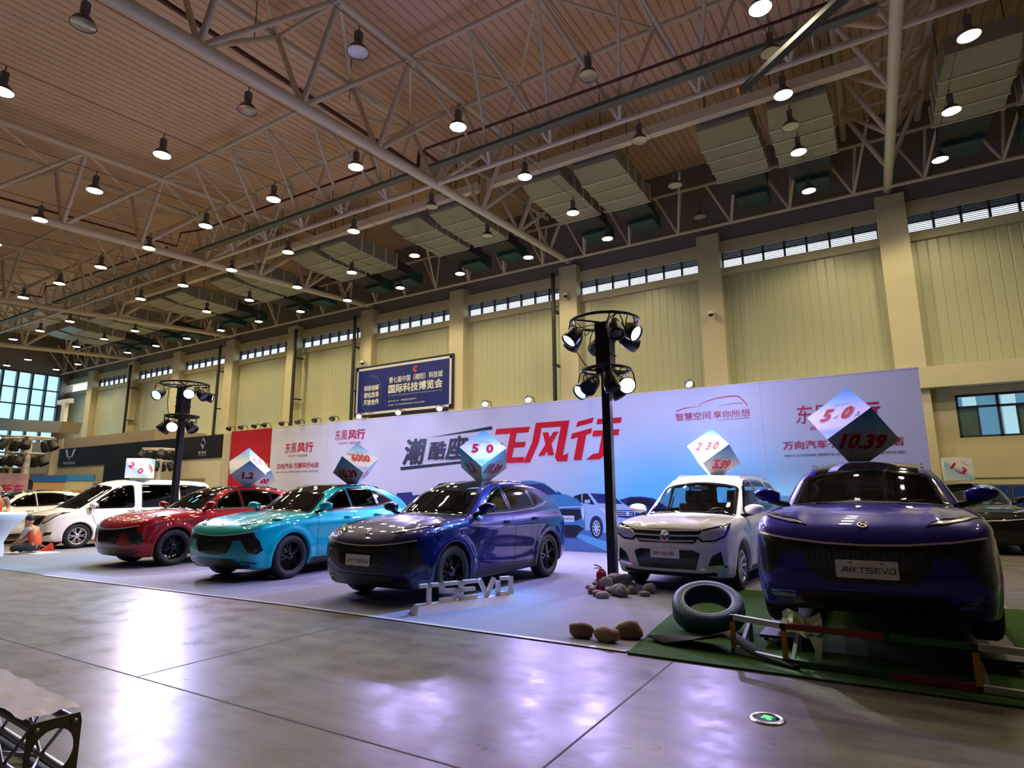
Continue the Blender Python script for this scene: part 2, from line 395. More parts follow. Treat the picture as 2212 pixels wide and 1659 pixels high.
def wheel(parent, x, y, z, R, wid, rimr, rimmat, spokes, twin=True):
    sgn = 1 if y > 0 else -1; M = Matrix.Translation((x, y, z)) @ Matrix.Rotation(-PI/2*sgn, 4, 'X')   # local +z points outwards
    w2 = wid/2; mb = MB()
    pr = [(rimr, -w2*.9), (R-.05, -w2), (R-.015, -w2*.85), (R, -w2*.6), (R, w2*.6), (R-.015, w2*.85), (R-.05, w2), (rimr+.012, w2*.92), (rimr, w2*.8)]
    mb.lathe(pr, 48, M)
    for k in range(48):   # tread blocks
        a = 2*PI*k/48; mb.box((R-.006, -.012, -w2*.62), (R+.004, .012, w2*.62), M @ Matrix.Rotation(a, 4, 'Z'))
    ty = mb.build('wheel', M_TYRE, parent)
    mb = MB(); mb.lathe([(rimr+.004, w2*.86), (rimr-.012, w2*.88), (rimr-.02, w2*.7), (rimr-.03, -w2*.6)], 40, M)
    for k in range(spokes):
        a = 2*PI*k/spokes
        for da in ((-.17, .17) if twin else (0,)):
            q = M @ Matrix.Rotation(a, 4, 'Z'); r0, r1 = .05, rimr-.008; t = .016 if twin else .022
            c0, c1 = da*.35, da
            P = lambda r, an, dz, s: (r*math.cos(an)-s*math.sin(an)*t, r*math.sin(an)+s*math.cos(an)*t, dz)
            vs = [P(r0, c0, w2*.5, -1), P(r0, c0, w2*.5, 1), P(r1, c1, w2*.66, 1), P(r1, c1, w2*.66, -1), P(r0, c0, w2*.66, -.6), P(r0, c0, w2*.66, .6), P(r1, c1, w2*.86, .7), P(r1, c1, w2*.86, -.7)]
            mb.add(vs, [(0, 3, 2, 1), (4, 5, 6, 7), (0, 1, 5, 4), (1, 2, 6, 5), (2, 3, 7, 6), (3, 0, 4, 7)], False, q)
    mb.lathe([(0, w2*.74), (.05, w2*.74), (.065, w2*.66), (.07, w2*.3)], 20, M)
    mb.build('rim', rimmat, ty)
    mb = MB(); mb.lathe([(0, w2*.1), (rimr*.72, w2*.1), (rimr*.72, -w2*.2)], 32, M); mb.build('brake_disc', M_BLACK, ty)
    return ty

def seats(t, xs, ys, z, m, head=True):
    for x in xs:
        for y in ys:
            mb = MB(); mb.box((x-.26, y-.24, z), (x+.26, y+.24, z+.18), bev=.06)
            Mx = Matrix.Translation((x-.26, y, z+.12)) @ Matrix.Rotation(-.25, 4, 'Y')
            mb.box((-.07, -.24, 0), (.07, .24, .62), Mx, bev=.06); mb.box((-.05, -.13, .64), (.06, .13, .86), Mx, bev=.05); mb.box((-.01, -.07, .6), (.01, .07, .66), Mx)
            mb.build('seat', m, t)
def steering(t, x, y, z):
    mb = MB(); M = Matrix.Translation((x, y, z)) @ Matrix.Rotation(-1.15, 4, 'Y')
    mb.tube([(.185*math.cos(a), .185*math.sin(a), 0) for a in [2*PI*k/28 for k in range(28)]], .015, 8, closed=True, M=M)
    mb.sphere((0, 0, -.02), (.07, .06, .03), 12, M); mb.box((-.02, -.18, -.02), (.02, .18, 0), M); mb.tube([(0, 0, 0), (0, 0, -.3)], .03, 8, M=M)
    mb.build('steering_wheel', M_BLACK, t)
def plate_board(t, x, z, pitch, lay):
    M = Matrix.Translation((x, 0, z)) @ Matrix.Rotation(pitch, 4, 'Y') @ frame((0, 0, 0), (0, 1, 0), (0, 0, 1))   # local x = car's left, y up, z forward
    mb = MB(); mb.prism(round_poly([(-.22, -.07), (.22, -.07), (.22, .07), (-.22, .07)], .015), -.008, .006, M); p = mb.build('license_plate', M_PLATE, t)
    mb = MB()
    for sx in (-.11, .11): mb.prism([(sx-.012, .045), (sx+.012, .045), (sx+.012, .052), (sx-.012, .052)], .006, .008, M)
    mb.build('bolt', M_INK, p)
    text('lettering', '风行', M @ Matrix.Translation((-.125, -.005, .0075)), M_INK, p, w=.11, h=.042, bold=.02, shear=.25)
    mb = MB(); n = .0065
    if lay == 'T5':
        stroke_letters(mb, 'T5', -.055, .036, .042, .014, n, .0064, .0078, M @ Matrix.Translation((0, -.024, 0))); stroke_letters(mb, 'EVO', .06, .036, .038, .01, n, .0064, .0078, M @ Matrix.Translation((0, -.024, 0)))
        mb.build('lettering', M_INK, p)
    else:
        stroke_letters(mb, 'SX', -.045, .036, .05, .014, .009, .0064, .0078, M @ Matrix.Translation((0, -.024, 0)), .2); mb.build('lettering', M_PINKINK, p)
        mb = MB(); stroke_letters(mb, '6', .09, .042, .034, .01, .009, .0064, .0078, M @ Matrix.Translation((0, -.024, 0)), .2); mb.build('lettering', M_INK, p)
    return p
def shell(t, f, D, holes, m, h=.034):
    """body panels, dark wheel wells and floor, dark cabin lining; windows left open"""
    P, F, N = surface_net(f, (-2.75, -1.08, .1), (2.75, 1.08, 2.05), h); C = P[F].mean(1); NN = N[F].mean(1)
    def open_(C, NN, gr):
        cut = np.zeros(len(C), bool)
        for view, poly in holes:
            (i, j), k, t0, t1 = VIEW[view]; s = np.sign(t0-t1)
            cut |= inside(inset(poly, gr), C[:, i], C[:, j]) & (NN[:, k]*s > .12) & ((C[:, 2] > .95))
        return cut
    cut = open_(C, NN, .012)
    da = np.minimum(np.hypot(C[:, 0]-D['wb'], C[:, 2]-D['wz']), np.hypot(C[:, 0]+D['wb'], C[:, 2]-D['wz']))
    dark = (da < D['arch']+.006) | ((C[:, 2] < .5) & (NN[:, 2] < -.8))
    link(bpy.data.objects.new('body', mesh_np('body', P, F[~cut & ~dark], N, m)), t)
    link(bpy.data.objects.new('underbody', mesh_np('underbody', P, F[dark & ~cut], N, M_WELL)), t)
    g = lambda x, y, z: f(x, y, z)+.045
    P, F, N = surface_net(g, (-2.4, -1.0, .3), (2.0, 1.0, 2.0), .06); C = P[F].mean(1); NN = N[F].mean(1)
    keep = ~open_(C, NN, -.03) & (C[:, 0] < D['cowl']+.2) & (C[:, 2] > .62)
    link(bpy.data.objects.new('cabin_lining', mesh_np('cabin_lining', P, F[keep], -N, M_LINER)), t)
    mb = MB(); mb.box((-2.0, -.6, .24), (2.0, .6, .42)); mb.box((-2.0, -.78, .42), (D['cowl'], .78, .62)); mb.build('inner_light_block', M_WELL, t)  # dark boxes added inside the body to block light

def arch_lips(t, f, D, view, m):
    sg = 1 if view == 'left' else -1; R = D['arch']
    for c in (D['wb'], -D['wb']):
        A = np.linspace(-.30, PI+.30, 40); pt = lambda r: [(c+r*math.cos(a), D['wz']+r*math.sin(a)) for a in A]
        P0, N0, ok0 = project(f, view, pt(R+.05)); P1, N1, ok1 = project(f, view, pt(R+.018)); P0 = P0+N0*.0005; P1 = P1+N1*.004
        q = np.array(pt(R-.012)); P2 = np.stack([q[:, 0], P1[:, 1]-sg*.004, q[:, 1]], 1); P3 = P2-np.array([0, sg*.09, 0]); ok = ok0 & ok1
        V = np.concatenate([P0, P1, P2, P3]).tolist(); n = len(A); F = []
        for i in range(n-1):
            if ok[i] and ok[i+1]:
                for k in range(3):
                    fc = (k*n+i, k*n+i+1, (k+1)*n+i+1, (k+1)*n+i); F.append(fc if sg > 0 else fc[::-1])
        me = bpy.data.meshes.new('arch_lip'); me.from_pydata(V, [], F); me.materials.append(m); me.polygons.foreach_set('use_smooth', [True]*len(F)); me.update()
        link(bpy.data.objects.new('arch_lip', me), t)
def mirror_pair(t, x, y, z, m, s=1.0):
    for sg in (1, -1):
        mb = MB(); pr = []
        for k in range(9):
            a = k/8; r = math.sin(PI*(.08+.84*a))**.55; pr.append((a, r))
        M = Matrix.Translation((x, sg*y, z))
        vs = []; fs = []; n = 14
        for a, r in pr:
            for j in range(n):
                th = 2*PI*j/n; cx, sx = math.cos(th), math.sin(th)
                sq = lambda q: math.copysign(abs(q)**.7, q)
                vs.append((sq(cx)*.085*r*(1 if cx > 0 else .55), sg*(-.12+.26*a), sq(sx)*.082*r*(1-.2*a)+.02*a))
        k = len(pr); fs = [(i*n+j, i*n+(j+1) % n, (i+1)*n+(j+1) % n, (i+1)*n+j) for i in range(k-1) for j in range(n)]+[tuple(range(n)), tuple(range((k-1)*n, k*n))]
        mb.add(vs, fs, True, M @ Matrix.Scale(s, 4)); o = mb.build('side_mirror', m, t)
        mb = MB(); mb.tube([(.04, sg*-.20, -.10), (.01, sg*-.10, -.075), (-.01, sg*.0, -.05)], [.035, .03, .028], 8, M=M); mb.build('mirror_foot', M_GLOSSBLACK, o)
        mb = MB(); mb.box((-.088*s, sg*.01-.08, -.055), (-.078*s, sg*.01+.08, .055), M, bev=.004); mb.build('mirror_glass', M_CHROME, o)
def handles(t, f, pos, m):
    for x, z in pos:
        for v in ('left', 'right'):
            P, N, ok = project(f, v, [(x, z)]); c = Vector(P[0]); sg = 1 if v == 'left' else -1
            mb = MB(); mb.tube([c+Vector(q) for q in ((.1, -.01*sg, 0), (.08, .03*sg, 0), (0, .038*sg, .002), (-.08, .03*sg, 0), (-.1, -.01*sg, 0))], [.012, .016, .018, .016, .012], 8); mb.build('door_handle', m, t)
def rails(t, f, x0, x1, y, m, h=.035):
    for sg in (1, -1):
        xs = np.linspace(x0, x1, 14); P, N, ok = project(f, 'top', [(x, sg*y) for x in xs]); hh = [h*math.sin(PI*i/13)**.35 if 0 < i < 13 else -.01 for i in range(14)]
        MB().tube([(p[0], p[1], p[2]+q) for p, q in zip(P, hh)], .014, 8).build('roof_rail', m, t)
# ------------------------------------------------------------------ coupe-roofed crossover (four paints of it, and two more behind)
T5 = dict(wb=1.3575, wz=.37, arch=.425,
    hood=table((-2.6, .9), (-2.3, 1.06), (-2.1, 1.12), (-1.8, 1.15), (-1.2, 1.15), (-.4, 1.12), (.5, 1.115), (.9, 1.135), (1.3, 1.115), (1.7, 1.06), (1.95, .995), (2.1, .93), (2.22, .83), (2.32, .70), (2.5, .5)),
    plan=table((-2.5, .55), (-2.3, .74), (-2.1, .845), (-1.85, .89), (-1.36, .912), (-.7, .905), (0, .90), (.7, .902), (1.36, .912), (1.75, .895), (1.95, .865), (2.1, .81), (2.25, .70), (2.4, .5)),
    sidez=table((.1, -.09), (.25, -.045), (.36, -.02), (.55, 0), (.78, .0), (.90, .004), (.98, -.012), (1.08, -.05), (1.2, -.12), (1.5, -.3)),
    nose=table((.1, 2.08), (.22, 2.14), (.32, 2.20), (.42, 2.25), (.55, 2.265), (.70, 2.262), (.78, 2.25), (.84, 2.23), (.92, 2.18), (1.05, 2.0), (1.4, 1.5)),
    tail=table((.1, -2.05), (.3, -2.18), (.5, -2.27), (.75, -2.28), (.95, -2.26), (1.12, -2.21), (1.3, -2.13), (1.6, -2.0)),
    roof=table((-2.6, .7), (-2.3, 1.02), (-2.12, 1.22), (-1.92, 1.385), (-1.7, 1.485), (-1.4, 1.57), (-1.0, 1.628), (-.6, 1.65), (-.3, 1.645), (0, 1.618), (.2, 1.575), (.4, 1.50), (.7, 1.325), (1.0, 1.14), (1.3, .93), (1.6, .60), (1.9, -1.0)),
    house=table((.8, .86), (1.0, .845), (1.15, .805), (1.3, .735), (1.45, .66), (1.58, .585), (1.7, .48)),
    floor=table((-2.5, .34), (-2.0, .26), (-1.2, .22), (1.3, .20), (1.9, .20), (2.3, .24), (2.6, .3)),
    hoodcrown=.045, hoodrib=.012, nosebend=.13, tailbend=.14, wscurve=.19, roofcrown=.045, housetaper=.12, sculpt=.035, flare=.022, kfender=.115, knose=.07, kbelt=.045, cowl=.9)

def build_t5(label, P):
    t = thing('car', label, 'car'); f = make_field(T5)
    ws = round_poly([(1.02, 0), (.985, .32), (.84, .69), (.33, .575), (.40, .3), (.415, 0)][:3]+[(.33, .575), (.405, .3), (.405, -.3), (.33, -.575), (.84, -.69), (.985, -.32)], .05)
    back = round_poly([(-1.50, .5), (-1.47, 0), (-1.50, -.5), (-2.02, -.60), (-2.08, 0), (-2.02, .60)], .05)
    fwin = round_poly([(.60, 1.135), (.30, 1.335), (.02, 1.475), (-.17, 1.525), (-.20, 1.145)], .03)
    rwin = round_poly([(-.27, 1.15), (-.24, 1.53), (-.65, 1.535), (-.98, 1.50), (-1.02, 1.195)], .03)
    qwin = round_poly([(-1.06, 1.20), (-1.02, 1.492), (-1.26, 1.43), (-1.58, 1.285), (-1.45, 1.255)], .03)
    holes = [('top', ws), ('top', back)]+[(v, p) for v in ('left', 'right') for p in (fwin, rwin, qwin)]
    shell(t, f, T5, holes, P)
    o = Skin(f).area('top', ws, off=.004).build('windscreen', G_MID, t); Skin(f).band('top', ws, .06, off=.0055, closed=True).build('windscreen_border', M_GLOSSBLACK, o)
    o = Skin(f).area('top', back, off=.004).build('rear_window', G_DARK, t); Skin(f).band('top', back, .06, off=.0055, closed=True).build('rear_window_border', M_GLOSSBLACK, o)
    for v in ('left', 'right'):
        for p in (fwin, rwin, qwin):
            o = Skin(f).area(v, p, off=.004).build('side_window', G_DARK, t); Skin(f).band(v, p, .042, off=.0055, closed=True).build('window_seal', M_GLOSSBLACK, o)
        line = [(.66, 1.115), (.3, 1.125), (-.2, 1.13), (-1.0, 1.175), (-1.4, 1.23), (-1.62, 1.29)]
        Skin(f).band(v, line, .016, off=.005, lift=.006).build('window_trim', M_CHROME if 'dark blue' in label else M_GLOSSBLACK, t)
        Skin(f).area(v, [(.70, 1.12), (.60, 1.135), (.50, 1.20), (.48, 1.12)], off=.006).build('mirror_corner', M_GLOSSBLACK, t)
        gap = Skin(f); gap.band(v, [(.74, 1.07), (.76, .8), (.74, .36)], .007, off=.0015); gap.band(v, [(-.24, 1.12), (-.26, .7), (-.24, .34)], .007, off=.0015)
        gap.band(v, [(-1.10, 1.17), (-1.02, .95), (-.93, .75), (-.88, .5), (-.86, .34)], .007, off=.0015); gap.band(v, [(.74, .355), (-.86, .345)], .007, off=.0015)
        gap.build('panel_gap', M_WELL, t)
        Skin(f).area(v, [(.92, .215), (.90, .315), (-.88, .315), (-.92, .225)], off=.006).build('sill_cladding', M_BLACK, t)
        arch_lips(t, f, T5, v, P)
        Skin(f).band('top', [(1.04, .70), (1.35, .765), (1.62, .80)] if v == 'left' else [(1.04, -.70), (1.35, -.765), (1.62, -.80)], .007, off=.0015).build('bonnet_gap', M_WELL, t)
    Skin(f).area('top', round_poly([(.34, .50), (.38, 0), (.34, -.50), (-1.0, -.44), (-1.0, .44)], .06), off=.004).build('glass_roof', M_ROOFGLASS, t)
    Skin(f).area('top', [(1.0, .28), (.86, .66), (.93, .68), (1.07, .3), (1.09, 0), (1.07, -.3), (.93, -.68), (.86, -.66), (1.0, -.28), (1.03, 0)], off=.006).build('cowl_panel', M_BLACK, t)
    # face
    g = Skin(f).area('front', [(.80, .815), (.6, .782), (.3, .752), (0, .742), (-.3, .752), (-.6, .782), (-.80, .815), (-.70, .69), (-.45, .675), (-.43, .57), (-.35, .478), (-.15, .455), (.15, .455), (.35, .478), (.43, .57), (.45, .675), (.70, .69)], off=.004).build('grille', M_GRILLE, t)
    sl = Skin(f)
    for k in range(-9, 10):
        y = k*.044; sl.band('front', [(y, .715), (y*.97, .60), (y*.86, .50-.0*abs(y))], .012, off=.004, lift=.012)
    sl.build('grille_bar', M_GLOSSBLACK, g)
    for sg in (1, -1):
        q = (lambda p: p) if sg > 0 else mirf
        Skin(f).area('front', q([(.60, .70), (.79, .80), (.845, .68), (.865, .52), (.83, .455), (.74, .50)]), off=.006).build('side_vent', M_GRILLE, t)
        Skin(f).area('front', q([(.55, .335), (.60, .35), (.82, .325), (.80, .305)]), off=.006).build('bumper_slot', M_GRILLE, t)
    Skin(f).band('front', [(-.82, .835), (-.6, .796), (-.3, .766), (0, .756), (.3, .766), (.6, .796), (.82, .835)], .016, off=.004, lift=.008).build('chrome_strip', M_STRIP, t)
    Skin(f).area('front', round_poly([(-.46, .385), (.46, .385), (.60, .285), (.52, .235), (-.52, .235), (-.60, .285)], .03), off=.006).build('lower_intake', M_GRILLE, t)
    for sg in (1, -1):
        q = (lambda p: p) if sg > 0 else mir
        h = Skin(f).area('top', q([(2.115, .42), (2.075, .56), (1.93, .73), (1.70, .855), (1.56, .868), (1.66, .80), (1.86, .66)]), off=.004, cell=.03).build('headlight', M_GLOSSBLACK, t)
        Skin(f).area('top', q([(2.09, .46), (2.06, .56), (1.93, .715), (1.74, .825), (1.80, .765), (1.95, .64)]), off=.0065, cell=.03).build('headlight_lens', M_LAMPLENS, h)
        Skin(f).area('back', [(-sg*.30, .98), (-sg*.78, 1.0), (-sg*.80, .94), (-sg*.30, .93)], off=.005).build('tail_light', M_REDLENS, t)
    Pn, Nn, _ = project(f, 'top', [(2.12, 0)]); c = Vector(Pn[0]); nz = Vector(Nn[0]); Me = frame(c+nz*.004, (0, 1, 0), (0, 0, 1) if abs(nz.z) < .8 else (1, 0, 0)); Me = frame(c+nz*.004, (0, 1, 0), nz.cross(Vector((0, 1, 0))))
    mb = MB(); mb.tube([(.036*math.cos(a), .036*math.sin(a), .004) for a in np.linspace(0, 2*PI, 17)[:-1]], .006, 6, closed=True, M=Me)
    for sg in (1, -1): mb.tube([(sg*.028, .02, .004), (0, .006, .006), (sg*.028, -.02, .004)], .006, 6, M=Me)
    mb.build('emblem', M_CHROME, t)
    Skin(f).band('front', [(-.72, .275), (-.5, .255), (.5, .255), (.72, .275)], .05, off=.005).build('chin_lip', M_BLACK, t)
    plate_board(t, 2.285, .57, -.03, 'T5')
    mirror_pair(t, .66, .955, 1.215, P, 1.0); handles(t, f, [(-.04, 1.0), (-.92, 1.02)], P); rails(t, f, .05, -1.35, .545, M_GLOSSBLACK)
    for sx in (1, -1):
        for sy in (1, -1): wheel(t, sx*T5['wb'], sy*.785, .37, .37, .235, .255, M_DARKRIM, 5)
    seats(t, [.05], [.38, -.38], .45, M_SEAT); seats(t, [-.85], [.42, 0, -.42], .45, M_SEAT); steering(t, .52, .38, .98)
    MB().box((.55, -.74, .62), (1.0, .74, .98), bev=.08).build('dashboard', M_LINER, t)
    mb = MB(); mb.tube([(1.0, .1, 1.135), (.93, .5, 1.16)], .008, 6); mb.tube([(1.0, -.45, 1.13), (.97, -.05, 1.16)], .008, 6); mb.build('wiper', M_BLACK, t)
    MB().sphere((.37, 0, 1.47), (.02, .11, .035), 10).build('rear_view_mirror', M_BLACK, t)
    return t
# ------------------------------------------------------------------ boxy seven-seat white crossover
SX6 = dict(wb=1.375, wz=.345, arch=.40,
    hood=table((-2.8, 1.0), (-2.3, 1.06), (-.5, 1.06), (.8, 1.07), (1.25, 1.085), (1.6, 1.06), (1.9, 1.015), (2.08, .955), (2.18, .86), (2.3, .7)),
    plan=table((-2.7, .6), (-2.45, .80), (-2.2, .875), (-1.375, .905), (0, .895), (1.375, .905), (1.8, .89), (2.0, .855), (2.15, .77), (2.3, .55)),
    sidez=table((.1, -.09), (.25, -.04), (.4, -.01), (.6, 0), (.8, 0), (.93, 0), (1.02, -.02), (1.1, -.05), (1.3, -.13), (1.6, -.3)),
    nose=table((.1, 2.06), (.24, 2.13), (.36, 2.19), (.5, 2.205), (.66, 2.20), (.72, 2.185), (.90, 2.155), (.98, 2.1), (1.1, 1.9), (1.4, 1.4)),
    tail=table((.1, -2.2), (.3, -2.38), (.5, -2.44), (.9, -2.43), (1.1, -2.40), (1.4, -2.28), (1.7, -2.12), (1.9, -1.95)),
    roof=table((-2.8, 1.5), (-2.4, 1.63), (-2.0, 1.70), (-1.3, 1.735), (-.6, 1.745), (-.1, 1.735), (.2, 1.69), (.38, 1.61), (.7, 1.42), (1.25, 1.07), (1.6, .8), (2.0, -1)),
    house=table((.8, .88), (1.0, .865), (1.15, .83), (1.3, .785), (1.5, .72), (1.65, .655), (1.8, .55)),
    floor=table((-2.6, .34), (-2.0, .25), (0, .22), (1.9, .21), (2.3, .25)),
    hoodcrown=.04, hoodrib=.012, nosebend=.12, tailbend=.10, wscurve=.17, roofcrown=.04, housetaper=.05, sculpt=.02, flare=.015, kfender=.10, knose=.06, kbelt=.05, kroof=.12, cowl=1.1)
def build_sx6(label, P):
    t = thing('car', label, 'car'); f = make_field(SX6)
    ws = round_poly([(1.19, .0), (1.16, .35), (1.03, .70), (.37, .61), (.42, .3), (.43, 0), (.42, -.3), (.37, -.61), (1.03, -.70), (1.16, -.35)], .05)
    back = round_poly([(-.58, 1.18), (.58, 1.18), (.54, 1.56), (-.54, 1.56)], .07)
    fwin = round_poly([(.80, 1.10), (.50, 1.33), (.24, 1.53), (.05, 1.605), (-.17, 1.62), (-.19, 1.11)], .04)
    rwin = round_poly([(-.28, 1.11), (-.26, 1.625), (-.95, 1.62), (-1.15, 1.50), (-1.22, 1.13)], .04)
    qwin = round_poly([(-1.32, 1.14), (-1.25, 1.60), (-1.75, 1.575), (-2.02, 1.30), (-2.0, 1.18)], .05)
    holes = [('top', ws), ('back', back)]+[(v, p) for v in ('left', 'right') for p in (fwin, rwin, qwin)]
    shell(t, f, SX6, holes, P)
    o = Skin(f).area('top', ws, off=.004).build('windscreen', G_CLEAR, t); Skin(f).band('top', ws, .05, off=.0055, closed=True).build('windscreen_border', M_GLOSSBLACK, o)
    o = Skin(f).area('back', back, off=.004).build('rear_window', G_CLEAR, t); Skin(f).band('back', back, .05, off=.0055, closed=True).build('rear_window_border', M_GLOSSBLACK, o)
    for v in ('left', 'right'):
        for p in (fwin, rwin, qwin):
            o = Skin(f).area(v, p, off=.004).build('side_window', G_CLEAR, t); Skin(f).band(v, p, .042, off=.0055, closed=True).build('window_seal', M_GLOSSBLACK, o)
        Skin(f).area(v, [(.90, 1.05), (.74, 1.10), (.58, 1.22), (.58, 1.05)], off=.007).build('mirror_corner', M_GLOSSBLACK, t)
        gap = Skin(f)
        for li in ([(.86, 1.06), (.90, .8), (.86, .36)], [(-.23, 1.10), (-.25, .7), (-.23, .33)], [(-1.26, 1.12), (-1.18, .9), (-1.0, .7), (-.9, .34)]): gap.band(v, li, .007, off=.0015)
        gap.build('panel_gap', M_WELL, t); Skin(f).area(v, [(.95, .215), (.93, .31), (-.92, .31), (-.95, .225)], off=.006).build('sill_cladding', M_BLACK, t)
        arch_lips(t, f, SX6, v, M_BLACK if False else P)
        Skin(f).band(v, [(1.02, .86), (1.24, .88)], .035, off=.005, lift=.006).build('fender_vent', M_CHROME, t)
    g = Skin(f).area('front', round_poly([(-.52, .90), (.52, .90), (.50, .80), (.42, .70), (-.42, .70), (-.50, .80)], .02), off=.004).build('grille', M_GRILLE, t)
    for z, wd in ((.875, .50), (.80, .485), (.725, .42)): Skin(f).band('front', [(-wd, z+.012), (0, z), (wd, z+.012)], .026, off=.005, lift=.02).build('grille_bar', M_STRIP, g)
    for sg in (1, -1):
        q = (lambda p: p) if sg > 0 else mirf
        h = Skin(f).area('front', q(round_poly([(.43, .80), (.52, .72), (.70, .73), (.835, .80), (.87, .90), (.855, .985), (.78, .955), (.55, .90)], .02)), off=.006, cell=.03).build('headlight', M_GLOSSBLACK, t)
        Skin(f).area('front', q([(.47, .80), (.55, .745), (.70, .755), (.82, .82), (.845, .90), (.83, .945), (.74, .915), (.54, .87)]), off=.009, cell=.03).build('headlight_lens', M_LAMPLENS, h)
        Skin(f).area('front', q([(.60, .40), (.655, .53), (.775, .60), (.80, .415)]), off=.006).build('fog_recess', M_GRILLE, t)
        Skin(f).band('front', q([(.50, .345), (.62, .365), (.835, .395)]), .03, off=.005, lift=.012).build('bumper_trim', M_CHROME, t)
        Skin(f).area('back', [(-sg*.70, 1.0), (-sg*.86, 1.0), (-sg*.84, 1.3), (-sg*.74, 1.3)], off=.005).build('tail_light', M_REDLENS, t)
    Skin(f).area('front', round_poly([(-.50, .565), (-.40, .605), (.40, .605), (.50, .565), (.43, .335), (-.43, .335)], .015), off=.006).build('lower_intake', M_GRILLE, t)
    Skin(f).band('front', [(-.70, .285), (-.5, .265), (.5, .265), (.70, .285)], .05, off=.005).build('chin_lip', M_BLACK, t)
    P0, N0, _ = project(f, 'front', [(0, .795)]); Me = frame(Vector(P0[0])+Vector((.02, 0, 0)), (0, 1, 0), (0, 0, 1))
    mb = MB(); mb.lathe([(0, .0), (.05, .004), (.062, .016), (.072, .016), (.076, 0)], 28, Me); e = mb.build('emblem', M_CHROME, t)
    mb = MB(); mb.add([(r*math.cos(a), r*math.sin(a), .013) for r, a in [(.045*(.5+.5*k/11), 2.2+2.6*k/11) for k in range(12)]]+[(.012*math.cos(a), .012*math.sin(a), .013) for a in (4.6, 3.6, 2.4)], [tuple(range(15))], False, Me)
    mb.build('emblem_red', mat('badge_red', (.6, .01, .04), .3, coat=1), e)
    plate_board(t, 2.225, .555, -.02, 'SX6')
    mirror_pair(t, .86, .965, 1.15, P, 1.08); handles(t, f, [(-.02, .97), (-1.0, .99)], P); rails(t, f, .0, -1.95, .56, M_SILVERRIM, .045)
    for sx in (1, -1):
        for sy in (1, -1): wheel(t, sx*SX6['wb'], sy*.775, .345, .345, .215, .225, M_SILVERRIM, 8, False)
    seats(t, [.15], [.38, -.38], .50, M_SEAT); seats(t, [-.75], [.42, -.42], .50, M_SEAT); steering(t, .66, .36, 1.0)
    MB().box((.62, -.74, .62), (1.15, .74, .98), bev=.08).build('dashboard', M_LINER, t)
    mb = MB(); mb.tube([(1.16, .1, 1.11), (1.08, .55, 1.13)], .008, 6); mb.tube([(1.17, -.5, 1.10), (1.14, 0, 1.12)], .008, 6); mb.build('wiper', M_BLACK, t)
    mb = MB(); mb.box((.36, -.12, 1.47), (.39, .12, 1.53), bev=.012); mb.tube([(.37, 0, 1.53), (.36, 0, 1.62)], .01, 6); mb.build('rear_view_mirror', mat('grey_plastic', (.35, .35, .37), .4), t)
    return t

# ------------------------------------------------------------------ long white people carrier
VAN = dict(wb=1.45, wz=.335, arch=.385,
    hood=table((-2.9, 1.1), (-2.4, 1.15), (-.5, 1.10), (.9, 1.06), (1.5, 1.08), (1.8, 1.045), (2.05, .98), (2.2, .90), (2.3, .8), (2.45, .6)),
    plan=table((-2.8, .6), (-2.55, .80), (-2.3, .86), (-1.45, .89), (0, .89), (1.45, .89), (1.85, .875), (2.05, .83), (2.2, .75), (2.4, .5)),
    sidez=table((.1, -.08), (.25, -.035), (.4, -.01), (.7, 0), (.93, 0), (1.05, -.015), (1.2, -.05), (1.5, -.16), (1.8, -.3)),
    nose=table((.1, 2.14), (.24, 2.22), (.4, 2.28), (.6, 2.285), (.75, 2.27), (.9, 2.22), (1.05, 2.08), (1.2, 1.8), (1.5, 1.4)),
    tail=table((.1, -2.35), (.3, -2.52), (.5, -2.58), (.9, -2.57), (1.2, -2.54), (1.6, -2.44), (1.9, -2.3)),
    roof=table((-2.9, 1.7), (-2.5, 1.83), (-2.0, 1.90), (-1.0, 1.935), (0, 1.925), (.4, 1.87), (.7, 1.75), (1.1, 1.49), (1.7, 1.07), (1.95, .8), (2.3, -1)),
    house=table((.8, .87), (1.0, .86), (1.2, .835), (1.4, .80), (1.6, .755), (1.78, .70), (1.95, .6)),
    floor=table((-2.7, .30), (-2.0, .22), (0, .19), (1.9, .19), (2.4, .23)),
    hoodcrown=.05, hoodrib=.0, nosebend=.15, tailbend=.08, wscurve=.18, roofcrown=.04, housetaper=.03, sculpt=.015, flare=.012, kfender=.12, knose=.09, kbelt=.06, kroof=.14, cowl=1.5)
